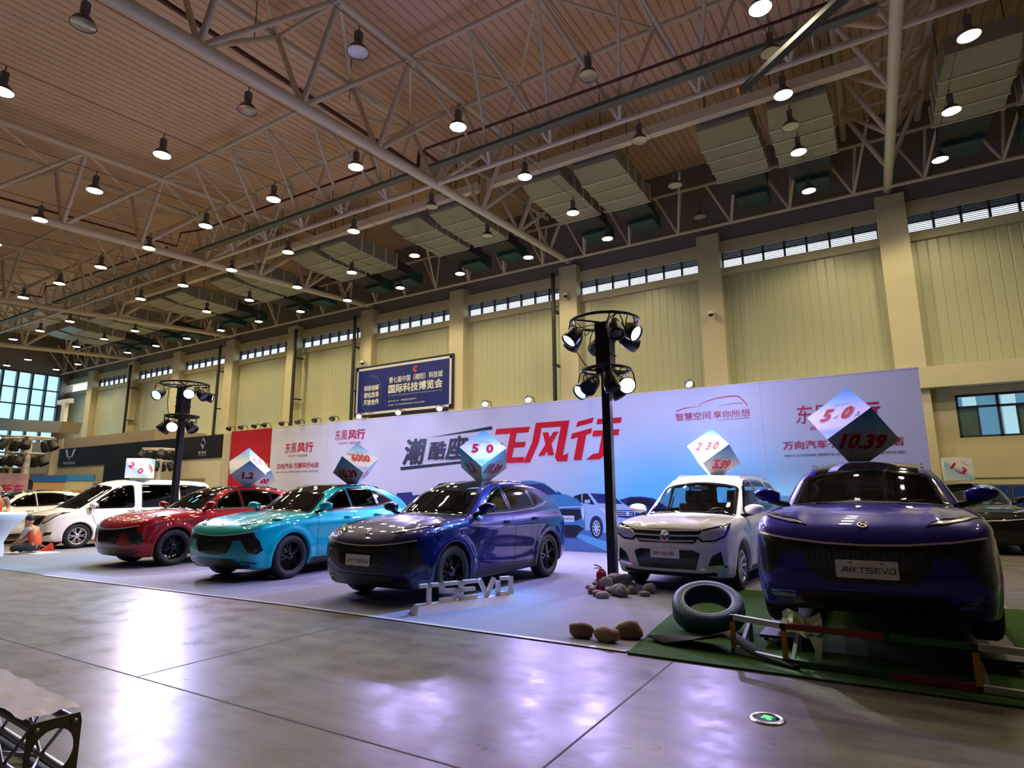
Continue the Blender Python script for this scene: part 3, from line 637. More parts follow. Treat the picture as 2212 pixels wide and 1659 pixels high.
def build_van(label, P):
    t = thing('car', label, 'van'); f = make_field(VAN)
    ws = round_poly([(1.63, 0), (1.60, .35), (1.46, .70), (.62, .655), (.70, .3), (.71, 0), (.70, -.3), (.62, -.655), (1.46, -.70), (1.60, -.35)], .05)
    tri = round_poly([(1.30, 1.07), (1.02, 1.30), (.98, 1.30), (.98, 1.075)], .01)
    fwin = round_poly([(1.22, 1.09), (.90, 1.37), (.58, 1.60), (.35, 1.70), (.06, 1.74), (.03, 1.09)], .08)
    mwin = round_poly([(-.20, 1.09), (-.20, 1.745), (-1.28, 1.745), (-1.30, 1.11)], .03); bwin = round_poly([(-1.38, 1.11), (-1.36, 1.745), (-2.25, 1.71), (-2.36, 1.14)], .05)
    back = round_poly([(-.62, 1.2), (.62, 1.2), (.58, 1.72), (-.58, 1.72)], .07)
    shell(t, f, VAN, [('top', ws), ('back', back)]+[(v, p) for v in ('left', 'right') for p in (fwin, mwin, bwin)], P)
    o = Skin(f).area('top', ws, off=.004).build('windscreen', G_MID, t); Skin(f).band('top', ws, .05, off=.0055, closed=True).build('windscreen_border', M_GLOSSBLACK, o)
    Skin(f).area('back', back, off=.004).build('rear_window', G_DARK, t)
    for v in ('left', 'right'):
        for p in (fwin, mwin, bwin):
            o = Skin(f).area(v, p, off=.004).build('side_window', G_DARK, t); Skin(f).band(v, p, .04, off=.0055, closed=True).build('window_seal', M_GLOSSBLACK, o)
        gap = Skin(f)
        for li in ([(1.22, 1.07), (1.12, .8), (.96, .5), (.92, .3)], [(-.06, 1.75), (-.08, .7), (-.06, .3)], [(-1.32, 1.08), (-1.3, .9), (-1.0, .7), (-.95, .3)]): gap.band(v, li, .008, off=.0015)
        gap.build('panel_gap', M_WELL, t); arch_lips(t, f, VAN, v, P)
    g = Skin(f).area('front', round_poly([(-.56, .90), (.56, .90), (.46, .66), (-.46, .66)], .03), off=.005).build('grille', M_GRILLE, t)
    for z in (.86, .79, .72): Skin(f).band('front', [(-.5+(.9-z)*.4, z), (.5-(.9-z)*.4, z)], .022, off=.005, lift=.016).build('grille_bar', M_CHROME, g)
    for sg in (1, -1):
        q = (lambda p: p) if sg > 0 else mirf; s2 = (lambda p: p)
        v = 'left' if sg > 0 else 'right'
        h = Skin(f).area('front', q(round_poly([(.50, .72), (.62, .68), (.78, .80), (.85, .93), (.84, 1.0), (.70, .96), (.58, .90)], .03)), off=.006, cell=.03).build('headlight', M_GLOSSBLACK, t)
        Skin(f).area('front', q([(.54, .73), (.62, .71), (.76, .81), (.825, .93), (.81, .965), (.70, .93), (.60, .88)]), off=.009, cell=.03).build('headlight_lens', M_LAMPLENS, h)
        Skin(f).area('front', q([(.62, .36), (.68, .46), (.82, .47), (.80, .40)]), off=.006).build('fog_recess', M_GRILLE, t)
    Skin(f).area('front', round_poly([(-.45, .46), (.45, .46), (.40, .30), (-.40, .30)], .03), off=.006).build('lower_intake', M_GRILLE, t)
    mirror_pair(t, 1.18, .97, 1.16, P, 1.15); handles(t, f, [(.12, 1.0), (-.25, 1.0)], M_CHROME)
    for sx in (1, -1):
        for sy in (1, -1): wheel(t, sx*VAN['wb'], sy*.765, .335, .335, .21, .225, M_SILVERRIM, 6)
    seats(t, [.45], [.38, -.38], .55, M_SEAT); seats(t, [-.6], [.4, -.4], .55, M_SEAT); steering(t, .98, .36, 1.05)
    MB().box((.95, -.74, .62), (1.5, .74, 1.0), bev=.08).build('dashboard', M_LINER, t)
    return t
# ------------------------------------------------------------------ the hall
WALL_Y, LEFT_X = 23.0, -57.4
zc = lambda y: 9.846+.0735*y            # underside of the sloping roof trusses
zroof = lambda y: zc(y)+2.95
PIL = [1.2-6*k for k in range(-2, 10)]

def ribbed(name, col, rough, period, depth, axis=0, noise=.1, coat=0):
    """coloured sheet with profiled ribs (bump) and faint dirt"""
    m = mat(name, col, rough, noise=noise, nscale=.6, coat=coat); nt = m.node_tree; b = nt.nodes['Principled BSDF']
    tc = nt.nodes.new('ShaderNodeTexCoord'); sp = nt.nodes.new('ShaderNodeSeparateXYZ'); nt.links.new(tc.outputs['Object'], sp.inputs[0])
    d = nt.nodes.new('ShaderNodeMath'); d.operation = 'DIVIDE'; d.inputs[1].default_value = period; nt.links.new(sp.outputs[axis], d.inputs[0])
    fr = nt.nodes.new('ShaderNodeMath'); fr.operation = 'PINGPONG'; fr.inputs[1].default_value = .5; nt.links.new(d.outputs[0], fr.inputs[0])
    r = nt.nodes.new('ShaderNodeMapRange'); r.inputs[1].default_value = .0; r.inputs[2].default_value = .10; nt.links.new(fr.outputs[0], r.inputs[0])
    bp = nt.nodes.new('ShaderNodeBump'); bp.inputs['Strength'].default_value = depth; bp.inputs['Distance'].default_value = .03
    nt.links.new(r.outputs[0], bp.inputs['Height']); nt.links.new(bp.outputs['Normal'], b.inputs['Normal']); return m

M_CLAD = ribbed('cream_wall_cladding', (.455, .455, .28), .30, .30, .5); M_CREAM = mat('cream_painted_concrete', (.58, .52, .32), .6, noise=.08, nscale=1.5)
M_UPPER = ribbed('grey_upper_wall_panel', (.21, .195, .175), .5, 1.2, .5); M_DECK = ribbed('corrugated_roof_deck', (.82, .57, .40), .6, .26, 1.0)
M_STEEL = mat('cream_painted_steel', (.74, .66, .52), .4, noise=.06, nscale=3); M_DUCT = mat('galvanised_duct', (.30, .30, .24), .4, .3, noise=.15, nscale=4)
M_DUCTDARK = mat('dark_duct_insulation', (.03, .035, .035), .6, noise=.3); M_GREEN = mat('dark_green_fan_housing', (.02, .07, .06), .5, noise=.2)
M_REDPIPE = mat('oxide_red_pipe', (.10, .025, .018), .45, noise=.2); M_TRAY = mat('grey_green_cable_tray', (.13, .15, .14), .5, .3, noise=.15)
M_DARKFRAME = mat('dark_louvre_frame', (.03, .032, .05), .5, noise=.1); M_PIPEBLACK = mat('black_drain_pipe', (.02, .024, .022), .5, noise=.2)
M_WIRE = mat('thin_steel_wire', (.1, .09, .08), .5, .5)

def concrete():
    m = mat('polished_concrete', (.25, .22, .19), .35); nt = m.node_tree; b = nt.nodes['Principled BSDF']; N = nt.nodes.new; K = nt.links.new
    tc = N('ShaderNodeTexCoord')
    def noise(sc, det=5, rough=.6):
        n = N('ShaderNodeTexNoise'); n.inputs['Scale'].default_value = sc; n.inputs['Detail'].default_value = det; n.inputs['Roughness'].default_value = rough; K(tc.outputs['Object'], n.inputs['Vector']); return n
    a, c, d = noise(.35), noise(2.6, 8, .7), noise(38, 3)
    mx = N('ShaderNodeMix'); mx.data_type = 'RGBA'; mx.inputs[6].default_value = (.080, .072, .060, 1); mx.inputs[7].default_value = (.185, .168, .145, 1)
    ad = N('ShaderNodeMath'); ad.operation = 'MULTIPLY_ADD'; ad.inputs[1].default_value = .6; K(c.outputs['Fac'], ad.inputs[0]); ml = N('ShaderNodeMath'); ml.operation = 'MULTIPLY'; ml.inputs[1].default_value = .5; K(a.outputs['Fac'], ml.inputs[0]); K(ml.outputs[0], ad.inputs[2])
    K(ad.outputs[0], mx.inputs[0])
    mp = N('ShaderNodeMapping'); mp.inputs['Scale'].default_value = (.5, 3.2, 1); K(tc.outputs['Object'], mp.inputs[0]); sn = N('ShaderNodeTexNoise'); sn.inputs['Scale'].default_value = 1.6; sn.inputs['Detail'].default_value = 9; sn.inputs['Roughness'].default_value = .75; K(mp.outputs[0], sn.inputs['Vector'])
    sr = N('ShaderNodeMapRange'); sr.inputs[1].default_value = .36; sr.inputs[2].default_value = .56; sr.inputs[3].default_value = .62; sr.inputs[4].default_value = 1.08; K(sn.outputs['Fac'], sr.inputs[0])
    vo = N('ShaderNodeTexVoronoi'); vo.inputs['Scale'].default_value = 2.3; K(tc.outputs['Object'], vo.inputs['Vector']); vr = N('ShaderNodeMapRange'); vr.inputs[1].default_value = .02; vr.inputs[2].default_value = .07; vr.inputs[3].default_value = .55; vr.inputs[4].default_value = 1; K(vo.outputs['Distance'], vr.inputs[0])
    pm = N('ShaderNodeMath'); pm.operation = 'MULTIPLY'; K(sr.outputs[0], pm.inputs[0]); K(vr.outputs[0], pm.inputs[1]); sv = N('ShaderNodeMix'); sv.data_type = 'RGBA'; sv.blend_type = 'MULTIPLY'; sv.inputs[0].default_value = 1; K(mx.outputs[2], sv.inputs[6]); K(pm.outputs[0], sv.inputs[7]); K(sv.outputs[2], b.inputs['Base Color'])
    r = N('ShaderNodeMapRange'); r.inputs[1].default_value = .35; r.inputs[2].default_value = .7; r.inputs[3].default_value = .27; r.inputs[4].default_value = .46; K(c.outputs['Fac'], r.inputs[0]); K(r.outputs[0], b.inputs['Roughness'])
    bp = N('ShaderNodeBump'); bp.inputs['Strength'].default_value = .05; bp.inputs['Distance'].default_value = .03; mm = N('ShaderNodeMath'); mm.operation = 'ADD'; K(c.outputs['Fac'], mm.inputs[0])
    q = N('ShaderNodeMath'); q.operation = 'MULTIPLY'; q.inputs[1].default_value = .12; K(d.outputs['Fac'], q.inputs[0]); K(q.outputs[0], mm.inputs[1]); K(mm.outputs[0], bp.inputs['Height']); K(bp.outputs['Normal'], b.inputs['Normal'])
    b.inputs['Specular IOR Level'].default_value = .20
    return m
M_CONC = concrete()
struct(MB().box((LEFT_X-.3, -16, -.2), (16, 23.3, 0)).build('floor', M_CONC))
jt = mat('floor_joint_dirt', (.035, .03, .027), .8, noise=.3)
for i, (a, b) in enumerate((((-40, 2.842, 0), (-2.5, 2.856, .0012)), ((-5.295, 2.86, 0), (-5.28, 5.2, .0012)), ((-1.69, -3, 0), (-1.676, 5.45, .0012)), ((-2.5, 2.842, 0), (8, 2.856, .0012)))):
    struct(MB().box(a, b).build('trim_%d' % (i+1), jt))
# back wall of the stands: lower cladding, window strip, beam, dark upper panels
struct(MB().box((LEFT_X, WALL_Y, 4.6), (16, WALL_Y+.25, 9.92)).build('wall_north', M_CLAD))
struct(MB().box((LEFT_X, WALL_Y, 11.0), (16, WALL_Y+.25, 15.2)).build('wall_north', M_UPPER))
struct(MB().box((LEFT_X, WALL_Y-.12, 10.55), (16, WALL_Y+.3, 11.0)).build('beam', M_CREAM))
struct(MB().box((LEFT_X, WALL_Y-.10, 9.62), (16, WALL_Y+.3, 9.93)).build('beam', M_CREAM))
struct(MB().box((LEFT_X, WALL_Y-.62, 4.60), (16, WALL_Y+.3, 5.26)).build('beam', M_CREAM))
# lower wall, with the opening of the side window
W1 = (2.26, 6.2, 3.05, 4.38)
mb = MB(); mb.box((LEFT_X, WALL_Y, 0), (W1[0], WALL_Y+.25, 4.6)); mb.box((W1[1], WALL_Y, 0), (16, WALL_Y+.25, 4.6)); mb.box((W1[0], WALL_Y, 0), (W1[1], WALL_Y+.25, W1[2])); mb.box((W1[0], WALL_Y, W1[3]), (W1[1], WALL_Y+.25, 4.6))
struct(mb.build('wall_north', M_CREAM))
struct(MB().box((1.45, WALL_Y-.02, 1.80), (16, WALL_Y, 1.825)).build('baseboard_north', M_TRAY))
M_PANE = glass('window_glass', (.75, .9, .95), .25)
mb = MB(); x0, x1, z0, z1 = W1
for x in (x0, x0+1.0, x0+1.97, x1-.06): mb.box((x, WALL_Y+.02, z0), (x+.07, WALL_Y+.12, z1))
mb.box((x0, WALL_Y+.02, z0), (x1, WALL_Y+.12, z0+.06)); mb.box((x0, WALL_Y+.02, z1-.07), (x1, WALL_Y+.12, z1)); mb.box((x0, WALL_Y+.02, z1-.43), (x1, WALL_Y+.12, z1-.36))
for x in (x0+.5, x0+1.45): mb.box((x, WALL_Y+.03, z0), (x+.05, WALL_Y+.11, z1-.4))
wd = struct(mb.build('window_1', M_DARKFRAME)); MB().box((x0, WALL_Y+.06, z0), (x1, WALL_Y+.066, z1)).build('pane', M_PANE, wd)
for xx in (x0+.06, x0+1.5): MB().box((xx, WALL_Y+.045, z0+.05), (xx+.44, WALL_Y+.05, z1-.42)).build('pane', mat('frosted_green_sash', (.10, .17, .16), .25, noise=.2), wd)
# neighbouring building seen through that window
nb = thing('neighbouring_building', 'white framed building with blue glass strips outside the side window', 'building', (4, 34, 0))
MB().box((-6, .3, 0), (8, 6, 9)).build('wall', mat('outdoor_blue_glass', (.22, .34, .45), .2, noise=.2), nb)
for k in range(10): MB().box((-6+k*1.4, 0, 0), (-5.5+k*1.4, .35, 9)).build('column', mat('outdoor_white_render', (.8, .8, .78), .7, noise=.05), nb)
MB().box((-6, -.05, 0), (8, .3, 3.3)).build('parapet', bpy.data.materials['outdoor_white_render'], nb)
for i, x in enumerate(PIL):
    if x > LEFT_X: struct(MB().box((x-.42, WALL_Y-.45, 0), (x+.42, WALL_Y+.2, 11.25)).build('pillar', M_CREAM))
for k, (xa, xb) in enumerate(zip(PIL[1:], PIL[:-1])):      # louvred window strip, one window per bay
    xa = max(xa, LEFT_X)+.42; xb -= .42
    if xb < LEFT_X+1 or xa > 10: continue
    mb = MB(); n = 7
    for j in range(n+1): x = xa+(xb-xa)*j/n; mb.box((x-.035, WALL_Y+.02, 9.93), (x+.035, WALL_Y+.14, 10.55))
    mb.box((xa, WALL_Y+.02, 10.27), (xb, WALL_Y+.10, 10.30)); o = struct(mb.build('window_%d' % (k+2), M_DARKFRAME))
    mb = MB()
    for j in range(9):
        z = 9.96+j*.066; mb.box((xa, WALL_Y+.03, z), (xb, WALL_Y+.10, z+(.008 if j < 5 else .044)))
    mb.build('louvre_slat', M_DARKFRAME, o)
# left end wall: big glazed opening
GY0, GY1, GZ0, GZ1 = 2.0, 22.3, 3.5, 11.2
mb = MB(); mb.box((LEFT_X-.25, -16, 0), (LEFT_X, GY0, 15)); mb.box((LEFT_X-.25, GY1, 0), (LEFT_X, 23.3, 15)); mb.box((LEFT_X-.25, GY0, 0), (LEFT_X, GY1, GZ0)); mb.box((LEFT_X-.25, GY0, GZ1), (LEFT_X, GY1, 15))
struct(mb.build('wall_west', M_UPPER))
mb = MB()
for j in range(22): y = GY0+(GY1-GY0)*j/21; mb.box((LEFT_X-.2, y-.07, GZ0), (LEFT_X+.15, y+.07, GZ1))
for j in range(7): z = GZ0+(GZ1-GZ0)*j/6; mb.box((LEFT_X-.15, GY0, z-.05), (LEFT_X+.05, GY1, z+.05))
o = struct(mb.build('window_30', mat('blue_grey_mullion', (.05, .08, .11), .4, .3, noise=.1))); MB().box((LEFT_X-.1, GY0, GZ0), (LEFT_X-.09, GY1, GZ1)).build('pane', glass('curtain_wall_glass', (.68, .86, .92), .25), o)
struct(MB().box((LEFT_X, -16.2, 0), (16, -16, 13)).build('wall_south', M_CLAD)); struct(MB().box((16, -16, 0), (16.2, 23.3, 15)).build('wall_east', M_CLAD))
mb = MB(); y0, y1 = -16.2, 23.3
mb.add([(LEFT_X-.3, y0, zroof(y0)), (16.3, y0, zroof(y0)), (16.3, y1, zroof(y1)), (LEFT_X-.3, y1, zroof(y1))]+[(LEFT_X-.3, y0, zroof(y0)+.2), (16.3, y0, zroof(y0)+.2), (16.3, y1, zroof(y1)+.2), (LEFT_X-.3, y1, zroof(y1)+.2)],
       [(0, 1, 2, 3), (7, 6, 5, 4), (0, 4, 5, 1), (1, 5, 6, 2), (2, 6, 7, 3), (3, 7, 4, 0)]); struct(mb.build('ceiling', M_DECK))

# ------------------------------------------------------------------ steel roof trusses
UNIT = MB().tube([(0, 0, 0), (0, 0, 1)], 1, 10).mesh('steel_tube', M_STEEL)
def member(name, a, b, r, parent):
    a, b = Vector(a), Vector(b); d = b-a; o = link(bpy.data.objects.new(name, UNIT), parent)
    o.matrix_basis = Matrix.Translation(a-parent.location) @ d.to_track_quat('Z', 'Y').to_matrix().to_4x4() @ Matrix.Diagonal((r, r, d.length, 1)); return o
MAINS = [1.2, -10.8, -22.8, -34.8, -46.8]
WHERE = ['at the pillar above the royal blue car', 'ending at the pillar behind the tall light tower', 'ending at the left pillar of the blue banner', 'second beyond the blue banner', 'farthest, by the glazed end wall']
YN = [13.36+2.52*k for k in range(-6, 4)]
for X, wh in zip(MAINS, WHERE):
    t = thing('roof_truss', 'cream main roof truss '+wh, 'roof truss', (X, 0, 0), 0, 'main roof trusses')
    ya, yb = -2.0, 22.9
    member('bottom_chord', (X, ya, zc(ya)), (X, yb, zc(yb)), .135, t)
    for s in (-1.1, 1.1): member('top_chord', (X+s, ya, zc(ya)+2.35), (X+s, yb, zc(yb)+2.35), .10, t)
    for i, y in enumerate(YN):
        for s in (-1.1, 1.1):
            member('brace', (X, y, zc(y)), (X+s, y, zc(y)+2.35), .07, t)
            if i+1 < len(YN): member('brace', (X, y, zc(y)), (X+s, YN[i+1], zc(YN[i+1])+2.35), .065, t)
        member('cross_tie', (X-1.1, y, zc(y)+2.35), (X+1.1, y, zc(y)+2.35), .055, t)
        if i+1 < len(YN): member('cross_tie', (X+1.1, y, zc(y)+2.35), (X-1.1, YN[i+1], zc(YN[i+1])+2.35), .05, t)
SPANS = [(1.2, 13.2)]+list(zip(MAINS[1:], MAINS[:-1]))+[(LEFT_X+.1, MAINS[-1])]
SW = ['at the side window end', 'over the white crossover and royal blue car', 'over the dark blue and teal cars', 'over the red car', 'beyond the blue banner', 'by the glazed end wall']
zb, zt = zc(13.36), zc(12.1)+2.35
for (xa, xb), wh in zip(SPANS, SW):
    t = thing('cross_truss', 'thin cream mid-roof cross truss '+wh, 'roof truss', (xa, 13.36, 0), 0, 'cross trusses mid roof')
    member('bottom_chord', (xa, 13.36, zb), (xb, 13.36, zb), .075, t)
    for y in (10.84, 13.36): member('top_chord', (xa+1.1, y, zt), (xb-1.1, y, zt), .07, t)
    n = 6; st = (xb-xa)/n
    for j in range(1, n):
        x = xa+st*j
        for dx in (-st/2, st/2):
            for y in (10.84, 13.36): member('brace', (x, 13.36, zb), (x+dx, y, zt), .05, t)
    for j in range(n): x = xa+st*(j+.5); member('cross_tie', (x, 10.84, zt), (x, 13.36, zt), .04, t)
    for j in range(n-1): x = xa+st*(j+.5); member('cross_tie', (x, 13.36 if j % 2 else 10.84, zt), (x+st, 10.84 if j % 2 else 13.36, zt), .04, t)
    t = thing('edge_truss', 'thin cream edge truss above the window strip '+wh, 'roof truss', (xa, 22.2, 0), 0, 'edge trusses at the wall')
    ze = zc(22.2)-.1; member('bottom_chord', (xa, 22.2, ze), (xb, 22.2, ze), .06, t); member('top_chord', (xa, 22.2, ze+1.75), (xb, 22.2, ze+1.75), .06, t)
    for j in range(n):
        x = xa+st*(j+.5)
        for dx in (-st*.42, st*.1): member('brace', (x, 22.2, ze), (x+dx, 22.2, ze+1.75), .05, t)
        member('brace', (x, 22.2, ze), (x+st*.3, 20.6, ze+1.7), .045, t)
for xa, xb, wh in ((-10.6, 1.0, 'over the white crossover'), (-22.6, -11.0, 'over the dark blue car'), (-34.6, -23.0, 'beyond the blue banner')):
    t = thing('roof_beam', 'slim square cream beam before the air ducts '+wh, 'beam', (xa, 16.0, 12.0)); MB().box((0, -.12, -.14), (xb-xa, .12, .14)).build('steel_section', M_STEEL, t)
    for k in range(4): MB().tube([(1+k*3.2, 0, .14), (1+k*3.2, 0, zroof(16)-12.0)], .015, 6).build('hanger_rod', M_WIRE, t)

# ------------------------------------------------------------------ air ducts, pipes, trays under the roof
def duct_unit(xc, label, first=None):
    if first is not None: return dup(first, (xc, 16.2, 11.54), label=label)
    t = thing('air_handling_unit', label, 'air duct', (xc, 16.2, 11.54), 0, 'air handling units under the roof')
    mb = MB(); mb.box((-.8, .9, 0), (.8, 3.1, .62), bev=.02); mb.add([(-.72, 0, .12), (.72, 0, .12), (.8, .9, 0), (-.8, .9, 0), (-.72, 0, .62), (.72, 0, .62), (.8, .9, .62), (-.8, .9, .62)], [(0, 3, 2, 1), (4, 5, 6, 7), (0, 1, 5, 4), (1, 2, 6, 5), (3, 0, 4, 7)]); mb.build('casing', M_DUCT, t)
    mb = MB()
    for y in (.9, 1.6, 2.35, 3.08): mb.box((-.83, y-.02, -.025), (.83, y+.02, .64))
    mb.build('flange_rib', M_STEEL, t)
    MB().box((-.6, 3.1, .05), (.6, 4.3, .5), bev=.02).build('dark_transition', M_DUCTDARK, t); MB().box((-.5, 4.3, -.1), (.5, 5.3, .45), bev=.03).build('fan_housing', M_GREEN, t)
    for x in (-.7, .7): MB().tube([(x, 1.2, .6), (x, 1.2, zroof(17.4)-11.54)], .015, 6).build('hanger_rod', M_WIRE, t)
    return t
pairs = [(4.0, 'at the side window end'), (-1.87, 'above the white crossover'), (-7.7, 'above the light tower'), (-13.6, 'over the large red lettering'), (-19.5, 'over the blue banner'), (-25.4, 'just beyond the blue banner'), (-31.2, 'third bay beyond the blue banner'), (-37.5, 'fourth bay beyond the blue banner'), (-43, 'near the far end wall')]
D0 = None
for xc, wh in pairs:
    for s, wd_ in ((-.95, 'far'), (.95, 'near')):
        d = duct_unit(xc+s, 'grey box air duct, %s one of the pair %s' % (wd_, wh), D0)
        if D0 is None: D0 = d
t = thing('sprinkler_pipe', 'dark oxide red sprinkler pipe along the main truss with a square jog', 'pipe', (-11.6, 0, 0))
MB().tube([(0, -2, zc(-2)+1.5), (0, 13.3, 11.66), (0, 13.45, 11.7), (0, 13.5, 12.3), (0, 13.7, 12.36), (0, 14.5, 12.36)], .06, 8).build('pipe_run', M_REDPIPE, t)
MB().tube([(0, 13.7, 12.36), (1.0, 12.6, 11.55), (9, 12.6, 11.4), (12.5, 12.6, 11.35)], .04, 8).build('branch_pipe', M_REDPIPE, t)
for y in (1.5, 4.5, 7.5, 10.5): MB().tube([(0, y, zc(y)+1.6), (0, y, zroof(y))], .012, 6).build('hanger_rod', M_WIRE, t)
for X, wh in ((-23.4, 'by the blue banner truss'), (-35.4, 'by the truss beyond the blue banner')):
    t = thing('sprinkler_pipe', 'thin oxide red sprinkler pipe with a loop '+wh, 'pipe', (X, 0, 0))
    MB().tube([(0, 0, zc(0)+.6), (0, 12.5, zc(12.5)+.6), (0, 12.6, zc(12.6)+1.2), (1, 12.9, zc(13)+1.2), (10.5, 12.9, zc(13)+1.0)], .04, 8).build('pipe_run', M_REDPIPE, t)
    MB().tube([(0, 4, zc(4)+.6), (0, 4, zroof(4))], .012, 6).build('hanger_rod', M_WIRE, t)
for (xa, xb), wh in zip(SPANS[1:5], SW[1:5]):
    t = thing('cable_tray', 'grey green cable tray by the cross truss '+wh, 'cable tray', (xa+.3, 12.75, zb+.1), 0, 'cable trays')
    MB().box((0, -.11, 0), (xb-xa-.6, .11, .10)).build('tray', M_TRAY, t)
    for k in range(5): MB().tube([(1+k*2.3, .15, .05), (1+k*2.3, .6, 0.02), (1+k*2.3, .6, -.08)], .018, 6).build('hanger_hook', M_STEEL, t)
t = thing('cable_tray', 'broad flat grey cable tray with an orange end, slanting past the near pillar', 'cable tray', (-1.68, 12.0, 9.55))
MB().prism([(0, 0), (.06, .0), (2.8, -2.2), (2.8, -2.5), (0, -.12)], 0, .1).build('tray', M_DUCTDARK, t); MB().prism([(-.06, -.1), (0, .02), (.0, -.13)], 0, .1).build('orange_end', mat('orange_tape', (.8, .25, .02), .5), t)
for x, z0_, wh in ((-11.35, 3, 'behind the tall black light tower'), (-23.35, 3, 'at the blue banner'), (-28.1, 3, 'left of the blue banner'), (-35.35, 3, 'second beyond the blue banner'), (-46.2, 3, 'farthest along the wall')):
    t = thing('drain_pipe', 'black drain pipe beside the pillar '+wh, 'pipe', (x, WALL_Y-.75, 0)); MB().tube([(0, 0, .0), (0, 0, 10.9)], .09, 10).build('pipe_run', M_PIPEBLACK, t)
    for z in (4.2, 6.8, 9.2): MB().box((-.11, -.02, z), (.11, .60 if z > 5.3 else .12, z+.05)).build('pipe_clip', M_PIPEBLACK, t)
for x, z, wh in ((-4.8, 8.0, 'on the pillar right of the light tower'), (-10.8, 9.82, 'on the pillar behind the light tower'), (-22.8, 8.28, 'on the pillar at the corner of the blue banner')):
    t = thing('security_camera', 'small white dome security camera '+wh, 'camera', (x, WALL_Y-.45, z))
    mb = MB(); mb.box((-.05, -.22, .08), (.05, 0, .14)); mb.lathe([(0, .12), (.10, .10), (.11, 0)], 16, Matrix.Translation((0, -.2, 0))); mb.build('bracket', mat('white_plastic', (.7, .7, .68), .4), t)
    MB().sphere((0, -.2, 0), .09, 12).build('dome', mat('smoked_dome', (.02, .02, .02), .1), t)

# ------------------------------------------------------------------ high-bay lamps on their wires
LAMP_LIT = 45.0; LAMP_SPOT = 430.0
M_LAMPON = mat('lit_lamp_lens', (.9, .9, .85), .4, emit=(1, .86, .60), estr=LAMP_LIT); M_LAMPOFF = mat('unlit_lamp_lens', (.42, .42, .46), .12, .6, coat=1)
M_HOUSING = mat('grey_lamp_housing', (.16, .15, .16), .4, .5); M_REFL = mat('dark_lamp_bowl', (.12, .11, .12), .3, .6)
def make_lamp(name, label, lens, group):
    t = thing(name, label, 'ceiling lamp', (0, 0, 0), 0, group)
    mb = MB(); mb.box((-.065, -.065, .24), (.065, .065, .46), bev=.02); mb.lathe([(0, .26), (.07, .25), (.08, .16), (.06, .14)], 16); mb.build('ballast_housing', M_HOUSING, t)
    MB().lathe([(.06, .17), (.12, .15), (.17, .09), (.205, .0), (.215, -.005), (.20, .0), (.16, .08), (.05, .13)], 20).build('reflector_bowl', M_REFL, t)
    MB().lathe([(0, .012), (.12, .012), (.198, .006)], 20).build('lens', lens, t)
    MB().tube([(0, 0, .45), (0, 0, .55), (.02, 0, .58), (0, 0, .60)], .012, 6).build('hook', M_WIRE, t); return t
LX = lambda i: 2.42-3.447*i
LYS = [4.05, 7.32, 10.62, 13.87, 17.1, 20.12]
OFF = {(4, 0), (4, 1), (3, 1), (2, 2), (2, 3), (2, 4), (2, 5), (4, 3), (4, 4)}
LIT0 = make_lamp('high_bay_lamp', 'lit round high-bay lamp hanging under the hall roof', M_LAMPON, 'lit high-bay lamps'); OFF0 = make_lamp('unlit_high_bay_lamp', 'switched-off grey high-bay lamp hanging under the hall roof', M_LAMPOFF, 'unlit high-bay lamps')
VIS = [(0, (3, 4, 5)), (1, (2, 3, 4, 5)), (2, (2, 3, 4, 5)), (3, (1, 2, 3, 4, 5)), (4, (0, 1, 2, 3, 4, 5)), (5, (0, 1, 2, 3, 4, 5)), (6, (1, 2, 3, 4, 5)), (7, (1, 2, 3, 4, 5)), (8, (1, 2, 3, 4, 5)), (9, (2, 3, 4, 5)), (10, (2, 5)), (11, (3, 4, 5)), (12, (3, 4, 5)), (13, (3, 4, 5)), (15, (4, 5)), (16, (4, 5))]
used = set(); LAMPDATA = {}
def place_lamp(src, key, x, y):
    loc = (x, y, zc(y)-.42)
    if not key:
        l = LAMPDATA.get('d')
        if l is None:
            l = LAMPDATA['d'] = bpy.data.lights.new('high_bay_light', 'SPOT'); l.color = (1, .84, .52); l.energy = LAMP_SPOT; l.spot_size = math.radians(140); l.spot_blend = .45; l.shadow_soft_size = .19; l.specular_factor = .08
        q = link(bpy.data.objects.new('high_bay_light', l)); q.location = (x, y, loc[2]-.03)
    if key not in used: used.add(key); src.location = loc
    else: dup(src, loc)
for i, js in VIS:
    for j in js: place_lamp(OFF0 if (i, j) in OFF else LIT0, (i, j) in OFF, LX(i), LYS[j])
for x, y in ((-1.05, 12.1), (-1.05, 15.5)): place_lamp(OFF0, True, x, y)
for y in (10.62, 17.1): place_lamp(LIT0, False, 5.9, y)
for i, js in VIS:
    x = LX(i); y0 = LYS[min(js)]-2.5; y1 = 22.8
    o = MB().tube([(x, y0, zc(y0)+.19), (x, y1, zc(y1)+.19)], .008, 6).build('lamp_wire', M_WIRE)
    tag(o, 'thin wire along the roof carrying a row of high-bay lamps', 'wire', 'lamp wires')
